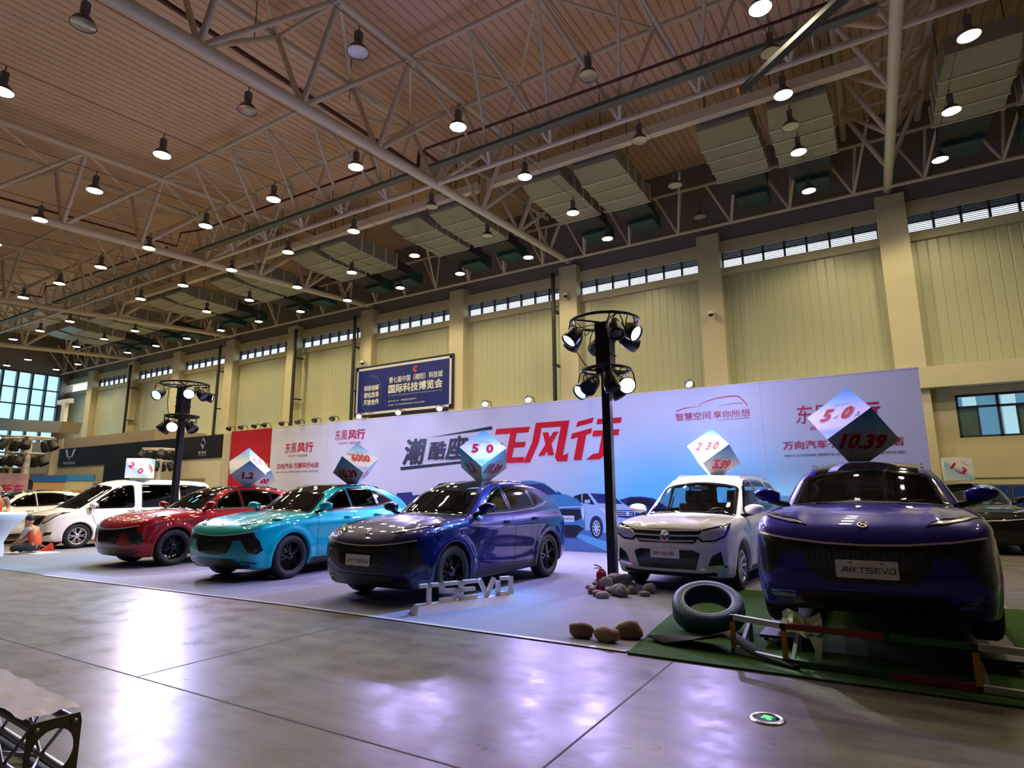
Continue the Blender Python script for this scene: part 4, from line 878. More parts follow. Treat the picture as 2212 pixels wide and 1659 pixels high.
# ------------------------------------------------------------------ the stand: printed backdrop wall
BY = 14.0
def print_mat(name, base, sky, cx, cz, rx, rz):
    """printed vinyl: pale ground with an airbrushed sky-blue area of the artwork"""
    m = mat(name, base, .38); nt = m.node_tree; b = nt.nodes['Principled BSDF']; N = nt.nodes.new; K = nt.links.new
    tc = N('ShaderNodeTexCoord'); mp = N('ShaderNodeMapping'); mp.inputs['Location'].default_value = (-cx/rx, 0, -cz/rz); mp.inputs['Scale'].default_value = (1/rx, 0, 1/rz); K(tc.outputs['Object'], mp.inputs[0])
    ln = N('ShaderNodeVectorMath'); ln.operation = 'LENGTH'; K(mp.outputs[0], ln.inputs[0]); r = N('ShaderNodeMapRange'); r.interpolation_type = 'SMOOTHSTEP'; r.inputs[1].default_value = 1; r.inputs[2].default_value = .25; K(ln.outputs['Value'], r.inputs[0])
    n = N('ShaderNodeTexNoise'); n.inputs['Scale'].default_value = .5; K(tc.outputs['Object'], n.inputs['Vector']); mu = N('ShaderNodeMath'); mu.operation = 'MULTIPLY_ADD'; mu.inputs[1].default_value = .3; mu.inputs[2].default_value = .85; K(n.outputs['Fac'], mu.inputs[0])
    m2 = N('ShaderNodeMath'); m2.operation = 'MULTIPLY'; m2.use_clamp = True; K(r.outputs[0], m2.inputs[0]); K(mu.outputs[0], m2.inputs[1])
    mx = N('ShaderNodeMix'); mx.data_type = 'RGBA'; mx.inputs[6].default_value = (*base, 1); mx.inputs[7].default_value = (*sky, 1); K(m2.outputs[0], mx.inputs[0]); K(mx.outputs[2], b.inputs['Base Color']); return m
M_PRINT = print_mat('printed_vinyl_sky', (.60, .60, .70), (.14, .57, .82), -3.9, .7, 5.2, 2.9)
PR = lambda n, c, **k: mat('print_'+n, c, .4, **k)
P_RED, P_CRIM, P_BLK, P_GREY = PR('red', (.62, .006, .02)), PR('crimson', (.48, .01, .07)), PR('black', (.014, .014, .022)), PR('grey', (.05, .05, .06))
bd = thing('backdrop', 'long white and sky blue printed backdrop wall with large red lettering behind the cars', 'backdrop', (0, 0, 0))
MB().box((-18.67, BY, 0), (.86, BY+.12, 3.82)).build('printed_panel', M_PRINT, bd)
MB().box((-18.68, BY-.01, 3.82), (.87, BY+.13, 3.845)).build('top_edge', M_STEEL, bd)
for x in (-15.76, -2.07): MB().box((x-.006, BY-.002, 0), (x+.006, BY, 3.82)).build('panel_seam', PR('seam', (.45, .45, .55)), bd)
ly = [0]
def flat(name, poly, m, parent=bd, y=None, d=None):
    ly[0] += 1; y0 = (BY-.003-.0004*ly[0]) if y is None else y
    mb = MB(); n = len(poly); a = sum(poly[i][0]*poly[(i+1) % n][1]-poly[(i+1) % n][0]*poly[i][1] for i in range(n)); p = poly if a > 0 else poly[::-1]
    mb.add([(x, y0, z) for x, z in p], [tuple(range(n))]); return mb.build(name, m, parent)
wt = lambda name, s, x0, x1, z0, z1, m, **k: wall_text(name, s, x0, x1, z0, z1, BY-.012, m, bd, **k)
for x, z, s, tg in ((-17.89, 2.88, 1, True), (-15.40, 3.2, .95, True)):
    wt('lettering', '东風', x, x+.60*s, z, z+.37*s, P_CRIM, shear=.15); wt('lettering', '风行', x+.66*s, x+1.45*s, z+.0, z+.35*s, P_CRIM, bold=.025); wt('lettering', '风行天下 智驱未来', x+.2, x+1.2, z-.15, z-.06, P_CRIM)
wt('lettering', '万向汽车·万腾风行4S店', -18.27, -16.11, 2.34, 2.53, P_CRIM, bold=.015); wt('lettering', '0816-2535088  绵阳市涪城区汽车城内 (普明北路)', -18.28, -16.11, 2.19, 2.26, P_GREY)
wt('lettering', '潮', -12.4, -11.47, 2.30, 3.1, P_BLK, bold=.035, shear=.22); wt('lettering', '酷', -11.42, -10.72, 2.42, 2.97, P_BLK, bold=.035, shear=.2); wt('lettering', '座', -10.78, -9.95, 2.40, 3.10, P_BLK, bold=.035, shear=.2); wt('lettering', '驾', -9.98, -9.25, 2.42, 2.98, P_BLK, bold=.035, shear=.2)
flat('underline', [(-11.5, 3.085), (-9.15, 3.30), (-9.12, 3.20)], P_BLK); flat('underline', [(-12.5, 2.25), (-9.4, 2.40), (-9.4, 2.34), (-12.46, 2.15)], P_BLK)
BIG = [  # angular display characters: straight-edged strokes in a unit cell
    [[(.08, .84), (.98, .84), (1, 1), (.08, 1)], [(.50, .10), (.67, .10), (.67, .9), (.50, .9)], [(.6, .43), (.95, .43), (.96, .58), (.6, .58)], [(.18, .1), (.34, .1), (.34, .58), (.18, .58)], [(0, 0), (1, 0), (1, .15), (0, .15)]],
    [[(.12, 1), (.28, 1), (.28, .5), (.16, 0), (0, 0), (.12, .5)], [(.12, .86), (.88, .86), (.88, 1), (.12, 1)], [(.73, 1), (.90, 1), (.90, .14), (1.02, .2), (1.02, 0), (.80, 0), (.73, .1)], [(.33, .74), (.46, .74), (.70, .16), (.56, .16)], [(.58, .74), (.70, .74), (.47, .16), (.33, .16)]],
    [[(.06, .82), (.40, .90), (.42, 1.03), (.08, .95)], [(0, .52), (.42, .64), (.42, .77), (0, .66)], [(.15, 0), (.32, 0), (.32, .66), (.15, .6)], [(.50, .85), (1, .85), (1, .98), (.50, .98)], [(.46, .56), (1, .56), (1, .70), (.46, .70)], [(.66, .6), (.83, .6), (.83, .14), (.70, 0), (.42, 0), (.54, .13), (.66, .15)]]]
for chars, x0, x1, z0, z1 in zip(BIG, (-9.32, -8.14, -6.84), (-8.14, -6.86, -5.55), (2.26, 2.25, 2.27), (3.21, 3.30, 3.30)):
    mb = MB(); h = z1-z0
    for q, pl in enumerate(chars): mb.prism([(x0+(x1-x0)*u+.24*h*v, z0+h*v) for u, v in pl], 0, .006+.0012*q, frame((0, BY-.002, 0), (1, 0, 0), (0, 0, 1)))
    mb.build('lettering', P_RED, bd)
wt('lettering', '智慧空间', -3.97, -3.16, 3.09, 3.27, P_CRIM, bold=.01); wt('lettering', '享你所想', -3.10, -2.31, 3.09, 3.26, P_CRIM, bold=.01)
def ribbon(name, pts, w0, w1, m):
    n = len(pts); top = [(x, z+(w0+(w1-w0)*i/(n-1))/2) for i, (x, z) in enumerate(pts)]; bot = [(x, z-(w0+(w1-w0)*i/(n-1))/2) for i, (x, z) in enumerate(pts)]; return flat(name, top+bot[::-1], m)
ribbon('car_outline', [(-3.94, 3.32), (-3.8, 3.37), (-3.6, 3.395), (-3.36, 3.39)], .03, .006, P_CRIM); ribbon('car_outline', [(-3.44, 3.42), (-3.25, 3.50), (-3.0, 3.555), (-2.75, 3.575), (-2.56, 3.565), (-2.50, 3.53), (-2.42, 3.44), (-2.36, 3.34)], .012, .05, P_CRIM)
ribbon('car_outline', [(-3.0, 3.37), (-2.7, 3.40), (-2.45, 3.405)], .006, .02, P_CRIM); ribbon('underline', [(-3.0, 3.05), (-2.33, 3.06)], .008, .016, P_CRIM)
wt('lettering', '东風', -1.40, -.75, 2.85, 3.25, P_CRIM, shear=.15); wt('lettering', '风行', -.70, .15, 2.9, 3.23, P_CRIM, bold=.025); wt('lettering', '风行天下 智驱未来', -1.15, -.1, 2.70, 2.79, P_CRIM)
wt('lettering', '万向汽车·万腾风行4S店', -1.70, .48, 2.32, 2.50, P_CRIM, bold=.015); wt('lettering', '0816-2535088 绵阳市涪城区汽车城内(普明北路)', -1.69, .49, 2.155, 2.225, P_GREY)
# printed cars along the foot of the artwork
C_FL, C_ST, C_T5, C_T5D, C_MPV, C_NAVY, C_DK = PR('floor_blue', (.09, .19, .50)), PR('stripe_blue', (.12, .45, .80)), PR('car_blue', (.05, .22, .48)), PR('car_deep_blue', (.02, .06, .2)), PR('car_ice_blue', (.34, .52, .78)), PR('car_navy', (.02, .03, .16)), PR('car_black', (.008, .01, .03))
C_CH = PR('car_silver_line', (.6, .7, .85))
flat('printed_floor', [(-18.6, .02), (.8, .02), (.8, .42), (-5.4, .50), (-9, .56), (-18.6, .5)], C_FL); flat('printed_stripe', [(-6.62, .37), (-6.53, .45), (-5.81, .27), (-5.47, .18), (-3.5, .02), (-5.48, .02), (-5.82, .05), (-6.38, .25)], C_ST)
flat('printed_skyline', [(-12.6, .6), (-12.6, 1.47), (-12.0, 1.50), (-11.97, 1.40), (-11.7, 1.42), (-11.7, .6)], C_NAVY); flat('printed_skyline', [(-9.6, .5), (-9.6, 1.3), (-9.0, 1.4), (-8.9, .5)], C_NAVY)
sed_ = [flat('printed_car', [(-5.5, .6), (-5.46, 1.2), (-5.44, 1.27), (-5.18, 1.34), (-4.91, 1.35), (-4.6, 1.31), (-4.3, 1.12), (-3.7, 1.0), (-3.5, .6), (-4, .45), (-5.4, .45)], C_NAVY)]
flat('pane', [(-5.3, 1.12), (-5.22, 1.30), (-4.92, 1.31), (-4.68, 1.28), (-4.5, 1.12)], C_DK, sed_[0]); 
mp = flat('printed_car', [(-6.67, 1.38), (-6.44, 1.44), (-6.29, 1.46), (-5.78, 1.42), (-5.56, 1.35), (-5.34, 1.18), (-5.11, 1.06), (-5.06, .98), (-5.07, .75), (-5.28, .64), (-5.37, .52), (-5.78, .48), (-6.22, .52), (-6.5, .57), (-6.7, .6)], C_MPV)
for n_, pl, c in (('pane', [(-6.66, 1.36), (-6.46, 1.42), (-6.45, 1.2), (-6.66, 1.2)], C_DK), ('pane', [(-6.42, 1.42), (-6.29, 1.43), (-6.09, 1.15), (-6.43, 1.19)], C_DK), ('windscreen', [(-6.21, 1.43), (-5.76, 1.41), (-5.56, 1.34), (-5.37, 1.17), (-6.01, 1.19)], C_NAVY), ('mirror', [(-6.37, 1.27), (-6.22, 1.28), (-6.22, 1.19), (-6.37, 1.19)], C_MPV), ('headlight', [(-5.97, 1.07), (-5.91, 1.07), (-5.51, .89), (-5.53, .86), (-5.83, .93)], C_CH), ('grille', [(-5.58, 1.03), (-5.11, 1.03), (-5.07, .88), (-5.27, .84), (-5.5, .86)], C_NAVY), ('lower_grille', [(-5.58, .63), (-5.28, .64), (-5.32, .57), (-5.58, .55)], C_NAVY)): flat(n_, pl, c, mp)
for z in (.99, .945, .90): flat('grille_bar', [(-5.55, z), (-5.12, z), (-5.12, z+.016), (-5.55, z+.016)], C_CH, mp)
flat('grille_badge', [(-5.29, 1.0), (-5.21, 1.0), (-5.23, .9), (-5.25, .88), (-5.27, .9)], C_CH, mp)
wl = flat('wheel_arch', [(-6.07+.175*math.cos(a), .62+.27*math.sin(a)) for a in np.linspace(0, 2*PI, 25)[:-1]], C_NAVY, mp); ci = [(-6.07+.105*math.cos(a), .585+.19*math.sin(a)) for a in np.linspace(0, 2*PI, 25)[:-1]]
flat('printed_wheel', [(-6.07+.14*math.cos(a), .585+.235*math.sin(a)) for a in np.linspace(0, 2*PI, 25)[:-1]], C_DK, mp); flat('printed_rim', ci, C_CH, mp)
for k in range(10):
    a = 2*PI*k/10; flat('spoke_gap', [(-6.07+.095*math.cos(a-.2), .585+.17*math.sin(a-.2)), (-6.07+.095*math.cos(a+.2), .585+.17*math.sin(a+.2)), (-6.07+.03*math.cos(a), .585+.055*math.sin(a))], C_NAVY, mp)
t5p = flat('printed_car', [(-9.3, .4), (-9.35, 1.1), (-9.0, 1.28), (-8.55, 1.64), (-8.2, 1.76), (-7.87, 1.77), (-7.5, 1.70), (-7.1, 1.42), (-6.89, 1.40), (-6.57, 1.30), (-6.40, 1.11), (-6.37, .55), (-6.53, .47), (-6.64, .34), (-7.04, .32), (-8.6, .32), (-8.7, .45)], C_T5)
for n_, pl, c in (('windscreen', [(-8.6, 1.38), (-8.35, 1.66), (-7.6, 1.69), (-7.35, 1.60), (-7.12, 1.41)], C_NAVY), ('mirror', [(-7.14, 1.49), (-7.02, 1.45), (-7.0, 1.41), (-7.11, 1.41)], C_T5D), ('grille', [(-8.7, 1.02), (-7.8, 1.04), (-6.5, 1.04), (-6.46, .83), (-6.58, .76), (-7.15, .73), (-8.6, .74)], C_DK), ('lamp', [(-6.47, 1.08), (-6.38, 1.11), (-6.40, .76), (-6.44, .83)], C_CH), ('chrome_line', [(-8.8, 1.07), (-7.2, 1.06), (-6.42, 1.10), (-6.42, 1.12), (-7.2, 1.085), (-8.8, 1.09)], C_CH), ('lower_bumper', [(-8.6, .65), (-6.55, .65), (-6.39, .56), (-6.53, .49), (-6.64, .34), (-8.6, .33)], C_DK), ('plate', [(-7.55, .88), (-6.66, .88), (-6.66, .73), (-7.55, .71)], C_CH)): flat(n_, pl, c, t5p)
wall_text('plate_lettering', '风行 T5 EVO', -7.52, -6.69, .77, .84, BY-.03, C_DK, t5p)

# carpet, turf, floor arrow
M_CARPET = mat('grey_needlefelt_carpet', (.22, .23, .30), .95, noise=.10, nscale=3, bump=.25, bscale=90)
tag(MB().prism([(-21.5, 5.25), (-13.4, 5.36), (-7, 5.58), (-2.12, 5.56), (-2.22, 8.8), (-2.0, 9.72), (1.2, 9.72), (1.2, 13.98), (-21.5, 13.98)], .0, .008).build('carpet', M_CARPET), 'grey felt exhibition carpet under the row of cars', 'carpet')
MB().box((-13.4, 5.30, .0), (-2.1, 5.30, .009)) 
tp = MB(); tp.prism([(-13.4, 5.31), (-7, 5.53), (-2.14, 5.51), (-2.14, 5.575), (-7, 5.60), (-13.4, 5.38)], .008, .011); tag(tp.build('edge_tape', mat('clear_edge_tape', (.6, .6, .62), .2, noise=.1)), 'pale tape strip along the front edge of the grey carpet', 'tape')
M_TURF = mat('artificial_turf', (.055, .16, .022), .95, noise=.35, nscale=60, bump=1.0, bscale=260)
tag(MB().prism([(-2.11, 5.47), (4.5, 5.47), (4.5, 9.71), (-2.0, 9.71), (-2.2, 8.75), (-2.28, 7.4)], 0, .018).build('turf_mat', M_TURF), 'green artificial turf mat under the royal blue car on its ramp', 'turf')
def flap():
    pts = [(-2.10, 6.0, .05), (-1.9, 5.88, .03), (-1.6, 5.86, .10), (-1.36, 5.90, .17), (-1.1, 5.80, .06), (-.75, 5.62, .03)]; bk = [(-1.95, 6.28, .03), (-1.75, 6.22, .04), (-1.5, 6.2, .06), (-1.32, 6.12, .16), (-1.05, 5.98, .05), (-.72, 5.70, .03)]
    mb = MB(); n = len(pts); mb.add([*pts, *bk, *[(x, y, z+.012) for x, y, z in pts], *[(x, y, z+.012) for x, y, z in bk]], [(i, i+1, n+i+1, n+i)[::-1] for i in range(n-1)]+[(2*n+i, 2*n+i+1, 3*n+i+1, 3*n+i) for i in range(n-1)]+[(i, i+1, 2*n+i+1, 2*n+i) for i in range(n-1)], True); return mb
tag(flap().build('felt_flap', mat('charcoal_felt', (.03, .032, .034), .95, noise=.2, bump=.3, bscale=80)), 'creased charcoal felt flap folded over the turf corner in front of the tyre', 'mat')
t = thing('floor_arrow_light', 'round metal exit light in the floor with a green arrow', 'floor light', (-.77, 4.42, 0), .55)
MB().lathe([(.075, .0), (.075, .012), (.10, .012), (.112, .004), (.112, 0)], 32).build('metal_ring', M_SILVERRIM, t); MB().lathe([(0, .009), (.075, .009)], 32).build('dark_disc', M_GLOSSBLACK, t)
MB().prism([(-.014, -.04), (.014, -.04), (.014, .0), (.042, .0), (0, .045), (-.042, .0), (-.014, .0)], .009, .012).build('arrow', mat('green_arrow_glow', (.05, .8, .2), .4, emit=(.03, 1, .12), estr=1.2), t)

# white display letters on a base
t = thing('letter_sign', 'white free-standing letter sign on a sloped base before the dark blue car', 'sign', (-4.685, 6.54, 0), math.atan2(1.28, .61))
mb = MB(); mb.add([(-.72, -.13, 0), (.72, -.13, 0), (.72, .13, 0), (-.72, .13, 0), (-.67, -.07, .11), (.67, -.07, .11), (.67, .07, .11), (-.67, .07, .11)], [(0, 3, 2, 1), (4, 5, 6, 7), (0, 1, 5, 4), (1, 2, 6, 5), (2, 3, 7, 6), (3, 0, 4, 7)]); M_WHITE = mat('white_lacquer', (.78, .77, .80), .35, noise=.03)
mb.build('base', M_WHITE, t); x = -.63
for ch in 'T5EVO':
    mb = MB(); x1 = stroke_letters(mb, ch, x+.02, .19, .205, .05, .045, -.03, .03, frame((0, 0, .135), (1, 0, 0), (0, 0, 1))); mb.build('letter', M_WHITE, t); x = x1+.052
# tyre lying tilted on the turf
t = thing('tyre', 'loose blue-painted tyre tilted on the turf beside the ramp', 'tyre', (-1.70, 6.82, .225), .24)
M_BLUETYRE = mat('blue_painted_rubber', (.014, .075, .125), .5, noise=.35, nscale=9, bump=.25, bscale=120); Mt = Matrix.Rotation(.45, 4, 'X')
mb = MB(); mb.lathe([(.232, -.085), (.245, -.112), (.30, -.122), (.345, -.105), (.365, -.07), (.365, .07), (.345, .105), (.30, .122), (.245, .112), (.232, .085), (.30, .06), (.335, .0), (.30, -.06)], 56, Mt, True)
for k in range(56): mb.box((.358, -.011, -.075), (.371, .011, .075), Mt @ Matrix.Rotation(2*PI*k/56, 4, 'Z'))
mb.build('carcass', M_BLUETYRE, t)
mb = MB(); mb.lathe([(.245, .1135), (.25, .1165), (.262, .118), (.266, .1175)], 56, Mt); mb.build('bead_ring', mat('pale_bead_line', (.25, .35, .40), .4, noise=.3), t)
# stones
def stone(x, y, r, rz, m, label, group, z=0, tilt=0, name='stone'):
    rnd = random.Random(int(x*991+y*577)); bm = bmesh.new(); bmesh.ops.create_icosphere(bm, subdivisions=3, radius=1)
    ph = [rnd.uniform(0, 6) for _ in range(6)]
    for v in bm.verts:
        c = v.co; k = 1+.14*math.sin(2.1*c.x+ph[0])+.12*math.sin(2.7*c.y+ph[1])+.09*math.sin(3.3*c.z+ph[2])+.07*math.sin(5*c.x+4*c.y+ph[3])+.04*math.sin(7*c.z+6*c.x+ph[4]); c.x = math.copysign(abs(c.x)**.85, c.x); v.co = Vector((c.x*r[0]*k, c.y*r[1]*k, c.z*r[2]*k))
    lo = min(v.co.z for v in bm.verts)
    for v in bm.verts: v.co.z = max(v.co.z-lo, .12*r[2])-.12*r[2]
    for fc in bm.faces: fc.smooth = True
    me = bpy.data.meshes.new(name); bm.to_mesh(me); bm.free(); me.materials.append(m); o = link(bpy.data.objects.new(name, me)); o.location = (x, y, z); o.rotation_euler = (tilt, 0, rz); tag(o, label, 'stone', group); return o
ST_TAN = mat('tan_river_stone', (.24, .15, .09), .7, noise=.35, nscale=8, bump=.2, bscale=40); ST_BR = mat('brown_river_stone', (.17, .10, .065), .7, noise=.35, nscale=9, bump=.2, bscale=40); ST_GR = mat('grey_river_stone', (.17, .165, .17), .75, noise=.3, nscale=10, bump=.25, bscale=40); ST_LG = mat('pale_grey_stone', (.33, .31, .30), .75, noise=.25, nscale=10)
stone(-2.70, 5.84, (.135, .07, .072), .1, ST_BR, 'brown oblong river stone, outermost of the loose group on the carpet edge', 'loose river stones'); stone(-2.43, 5.78, (.145, .08, .085), -.25, ST_TAN, 'pale tan rounded river stone in the middle of the loose group', 'loose river stones')
stone(-2.30, 6.05, (.15, .08, .085), .25, ST_BR, 'long ridged brown stone nearest the turf corner', 'loose river stones'); stone(-2.42, 6.40, (.07, .05, .06), .1, ST_GR, 'small grey stone peeking out behind the ridged brown one', 'loose river stones')
heap = [(-3.95, 8.78, .07, .05, .05, 'LG', 0), (-3.80, 8.62, .08, .055, .05, 'BR', 0), (-3.72, 8.36, .085, .06, .055, 'BR', 0), (-3.58, 8.18, .09, .06, .06, 'BR', 0), (-3.44, 8.07, .075, .06, .075, 'LG', 0), (-3.47, 8.35, .045, .04, .07, 'LG', .02), (-3.33, 8.38, .13, .09, .10, 'LG', 0), (-3.22, 8.28, .085, .07, .095, 'GR', 0), (-3.20, 8.62, .08, .07, .08, 'GR', 0), (-3.02, 8.80, .11, .08, .10, 'GR', 0), (-2.98, 8.50, .09, .05, .045, 'GR', 0), (-3.46, 8.88, .12, .085, .09, 'GR', .09), (-3.62, 9.02, .13, .09, .08, 'LG', .13), (-3.42, 9.10, .14, .09, .085, 'LG', 0), (-3.62, 8.62, .09, .06, .085, 'LG', .08), (-3.95, 9.05, .07, .05, .05, 'GR', 0), (-3.84, 8.98, .06, .05, .05, 'LG', .02), (-4.02, 9.35, .10, .08, .07, 'GR', 0)]
SH = {'LG': 'pale grey', 'BR': 'reddish brown', 'GR': 'dark grey'}
for k, (x, y, a, b, c, kind, z) in enumerate(heap):
    pos = ['outermost left in the heap by the extinguisher', 'just left of the extinguisher', 'in front of the extinguisher, leftmost of two', 'in front of the extinguisher, rightmost of two', 'frontmost in the heap', 'upright against the extinguisher', 'biggest in the middle of the heap', 'second from front beside the biggest', 'right of the middle of the heap', 'slanting at the far right of the heap', 'flat one at the right end', 'resting high on the heap', 'topmost on the heap at the pole foot', 'behind the topmost one', 'leaning against the topmost one', 'half hidden behind the extinguisher', 'wedged behind the extinguisher', 'behind the tower pole foot'][k]
    stone(x, y, (a*1.05, b, c*.8), k*.9, {'LG': ST_GR if k in (6, 13) else ST_LG, 'BR': ST_BR, 'GR': ST_GR}[kind], '%s river stone %s' % (SH[kind], pos), 'stones around the tower foot', z)
t = thing('fire_extinguisher', 'small red fire extinguisher standing among the stones', 'fire extinguisher', (-3.73, 8.70, 0))
MB().lathe([(0, 0), (.062, 0), (.068, .015), (.068, .235), (.058, .27), (.03, .29), (.025, .30)], 24).build('cylinder', mat('red_enamel', (.45, .006, .02), .3, coat=.6, noise=.1), t)
MB().lathe([(.025, .30), (.03, .305), (.03, .325), (.0, .33)], 16).build('valve_collar', mat('brass_valve', (.5, .36, .12), .3, .8), t)
mb = MB(); mb.tube([(.02, 0, .33), (-.03, 0, .355), (-.10, 0, .37)], .009, 6); mb.tube([(.02, 0, .325), (-.06, 0, .325), (-.10, 0, .315)], .008, 6); mb.build('handle', M_BLACK, t); MB().tube([(.03, 0, .31), (.075, 0, .28), (.085, 0, .16)], .01, 6).build('hose', M_BLACK, t)

# ramp stand of painted square tube
t = thing('ramp_stand', 'low welded ramp frame of painted square tube under the royal blue car', 'ramp', (0, 0, 0))
PT = {n: mat('tube_'+n, c, .5, noise=.25, nscale=7) for n, c in dict(yellow=(.50, .24, .015), black=(.012, .012, .012), white=(.42, .42, .40), red=(.22, .02, .02), green=(.02, .10, .045), grey=(.10, .10, .10)).items()}
def sq(name, a, b, s, m, par=t):
    a, b = Vector(a), Vector(b); d = b-a; M = Matrix.Translation(a) @ d.to_track_quat('Z', 'Y').to_matrix().to_4x4(); return MB().box((-s, -s, 0), (s, s, d.length), M).build(name, m, par)
posts = [(-1.27, 5.93), (-.82, 5.76), (.47, 5.69), (1.35, 5.62)]
for (x, y), (dx) in zip(posts, (.0, .02, .0, 0)):
    p = sq('post', (x, y, .06), (x-.0, y, .29), .02, PT['yellow']); sq('post_tip', (x, y, .29), (x, y, .345), .0205, PT['black'], p); sq('post_foot', (x, y, .018), (x, y, .06), .0205, PT['black'], p)
for z, nm in ((.325, 'top_rail'), (.045, 'bottom_rail')):
    segs = [(posts[0], posts[1], 'white')]; (xa, ya), (xb, yb) = posts[1], posts[2]; xm = xa+(xb-xa)*.58; ym = ya+(yb-ya)*.58
    segs += [((xa, ya), (xm, ym), 'red' if z > .1 else 'green'), ((xm, ym), (xb, yb), 'green' if z > .1 else 'red'), (posts[2], posts[3], 'white')]
    for (x0, y0), (x1, y1), c in segs: sq(nm, (x0+.02, y0, z), (x1-.02, y1, z), .023, PT[c])
for x, y in posts[:3]: sq('brace', (x+.05, y+.04, .05), (x+.05, y+.55, .20), .016, PT['grey']); sq('rear_post', (x+.05, y+.55, .018), (x+.05, y+.55, .21), .018, PT['grey'])
for x in (-.95, .69): MB().box((x-.16, 6.30, .10), (x+.16, 9.9, .125)).build('wheel_track', PT['black'], t)
for x in (-1.1, .84): 
    for y in (6.6, 8.0, 9.4): sq('track_leg', (x, y, .018), (x, y, .10), .02, PT['grey'])
def crumple():
    rnd = random.Random(3); mb = MB(); nx, nz = 8, 6; vs = [(-.85+.31*i/(nx-1)+.01*rnd.uniform(-1, 1), 5.86+.05*rnd.uniform(-1, 1)+.02*j, .24+.16*j/(nz-1)+.015*rnd.uniform(-1, 1)+.03*math.sin(i)) for j in range(nz) for i in range(nx)]
    n0 = len(vs); fs = [(j*nx+i, j*nx+i+1, (j+1)*nx+i+1, (j+1)*nx+i) for j in range(nz-1) for i in range(nx-1)]; mb.add(vs, fs); mb.add([(x, y+.01, z) for x, y, z in vs], [f[::-1] for f in fs])
    mb.add([(-.64, 5.85, .24), (-.53, 5.85, .24), (-.55, 5.84, .13), (-.57, 5.83, .02), (-.615, 5.84, .02), (-.60, 5.83, .14)], [(0, 1, 2, 3, 4, 5)]); return mb
tag(crumple().build('crumpled_sheet', mat('pale_green_plastic', (.75, .92, .66), .3, noise=.12, nscale=12)), 'crumpled pale green plastic sheet hanging under the nose of the royal blue car', 'plastic sheet')

# ------------------------------------------------------------------ price cubes standing on a corner
def cube_mat():
    m = mat('printed_cube_board', (.8, .8, .8), .35); nt = m.node_tree; b = nt.nodes['Principled BSDF']; uv = nt.nodes.new('ShaderNodeUVMap'); sp = nt.nodes.new('ShaderNodeSeparateXYZ'); r = nt.nodes.new('ShaderNodeValToRGB')
    e = r.color_ramp.elements; e[0].position = 0; e[0].color = (.55, .68, .82, 1); e[1].position = 1; e[1].color = (.04, .28, .68, 1)
    for p, c in ((.14, (.30, .52, .78, 1)), (.24, (.80, .80, .82, 1)), (.52, (.80, .80, .84, 1)), (.72, (.32, .62, .85, 1))): q = e.new(p); q.color = c
    nt.links.new(uv.outputs[0], sp.inputs[0]); nt.links.new(sp.outputs[1], r.inputs[0]); nt.links.new(r.outputs[0], b.inputs['Base Color']); return m
M_CUBE = cube_mat(); P_NUM = PR('number_red', (.55, .003, .02)); P_HALO = PR('halo_white', (.85, .80, .82)); P_NAVY = PR('small_navy', (.02, .05, .16)); P_PINK = PR('label_pink', (.75, .25, .32))
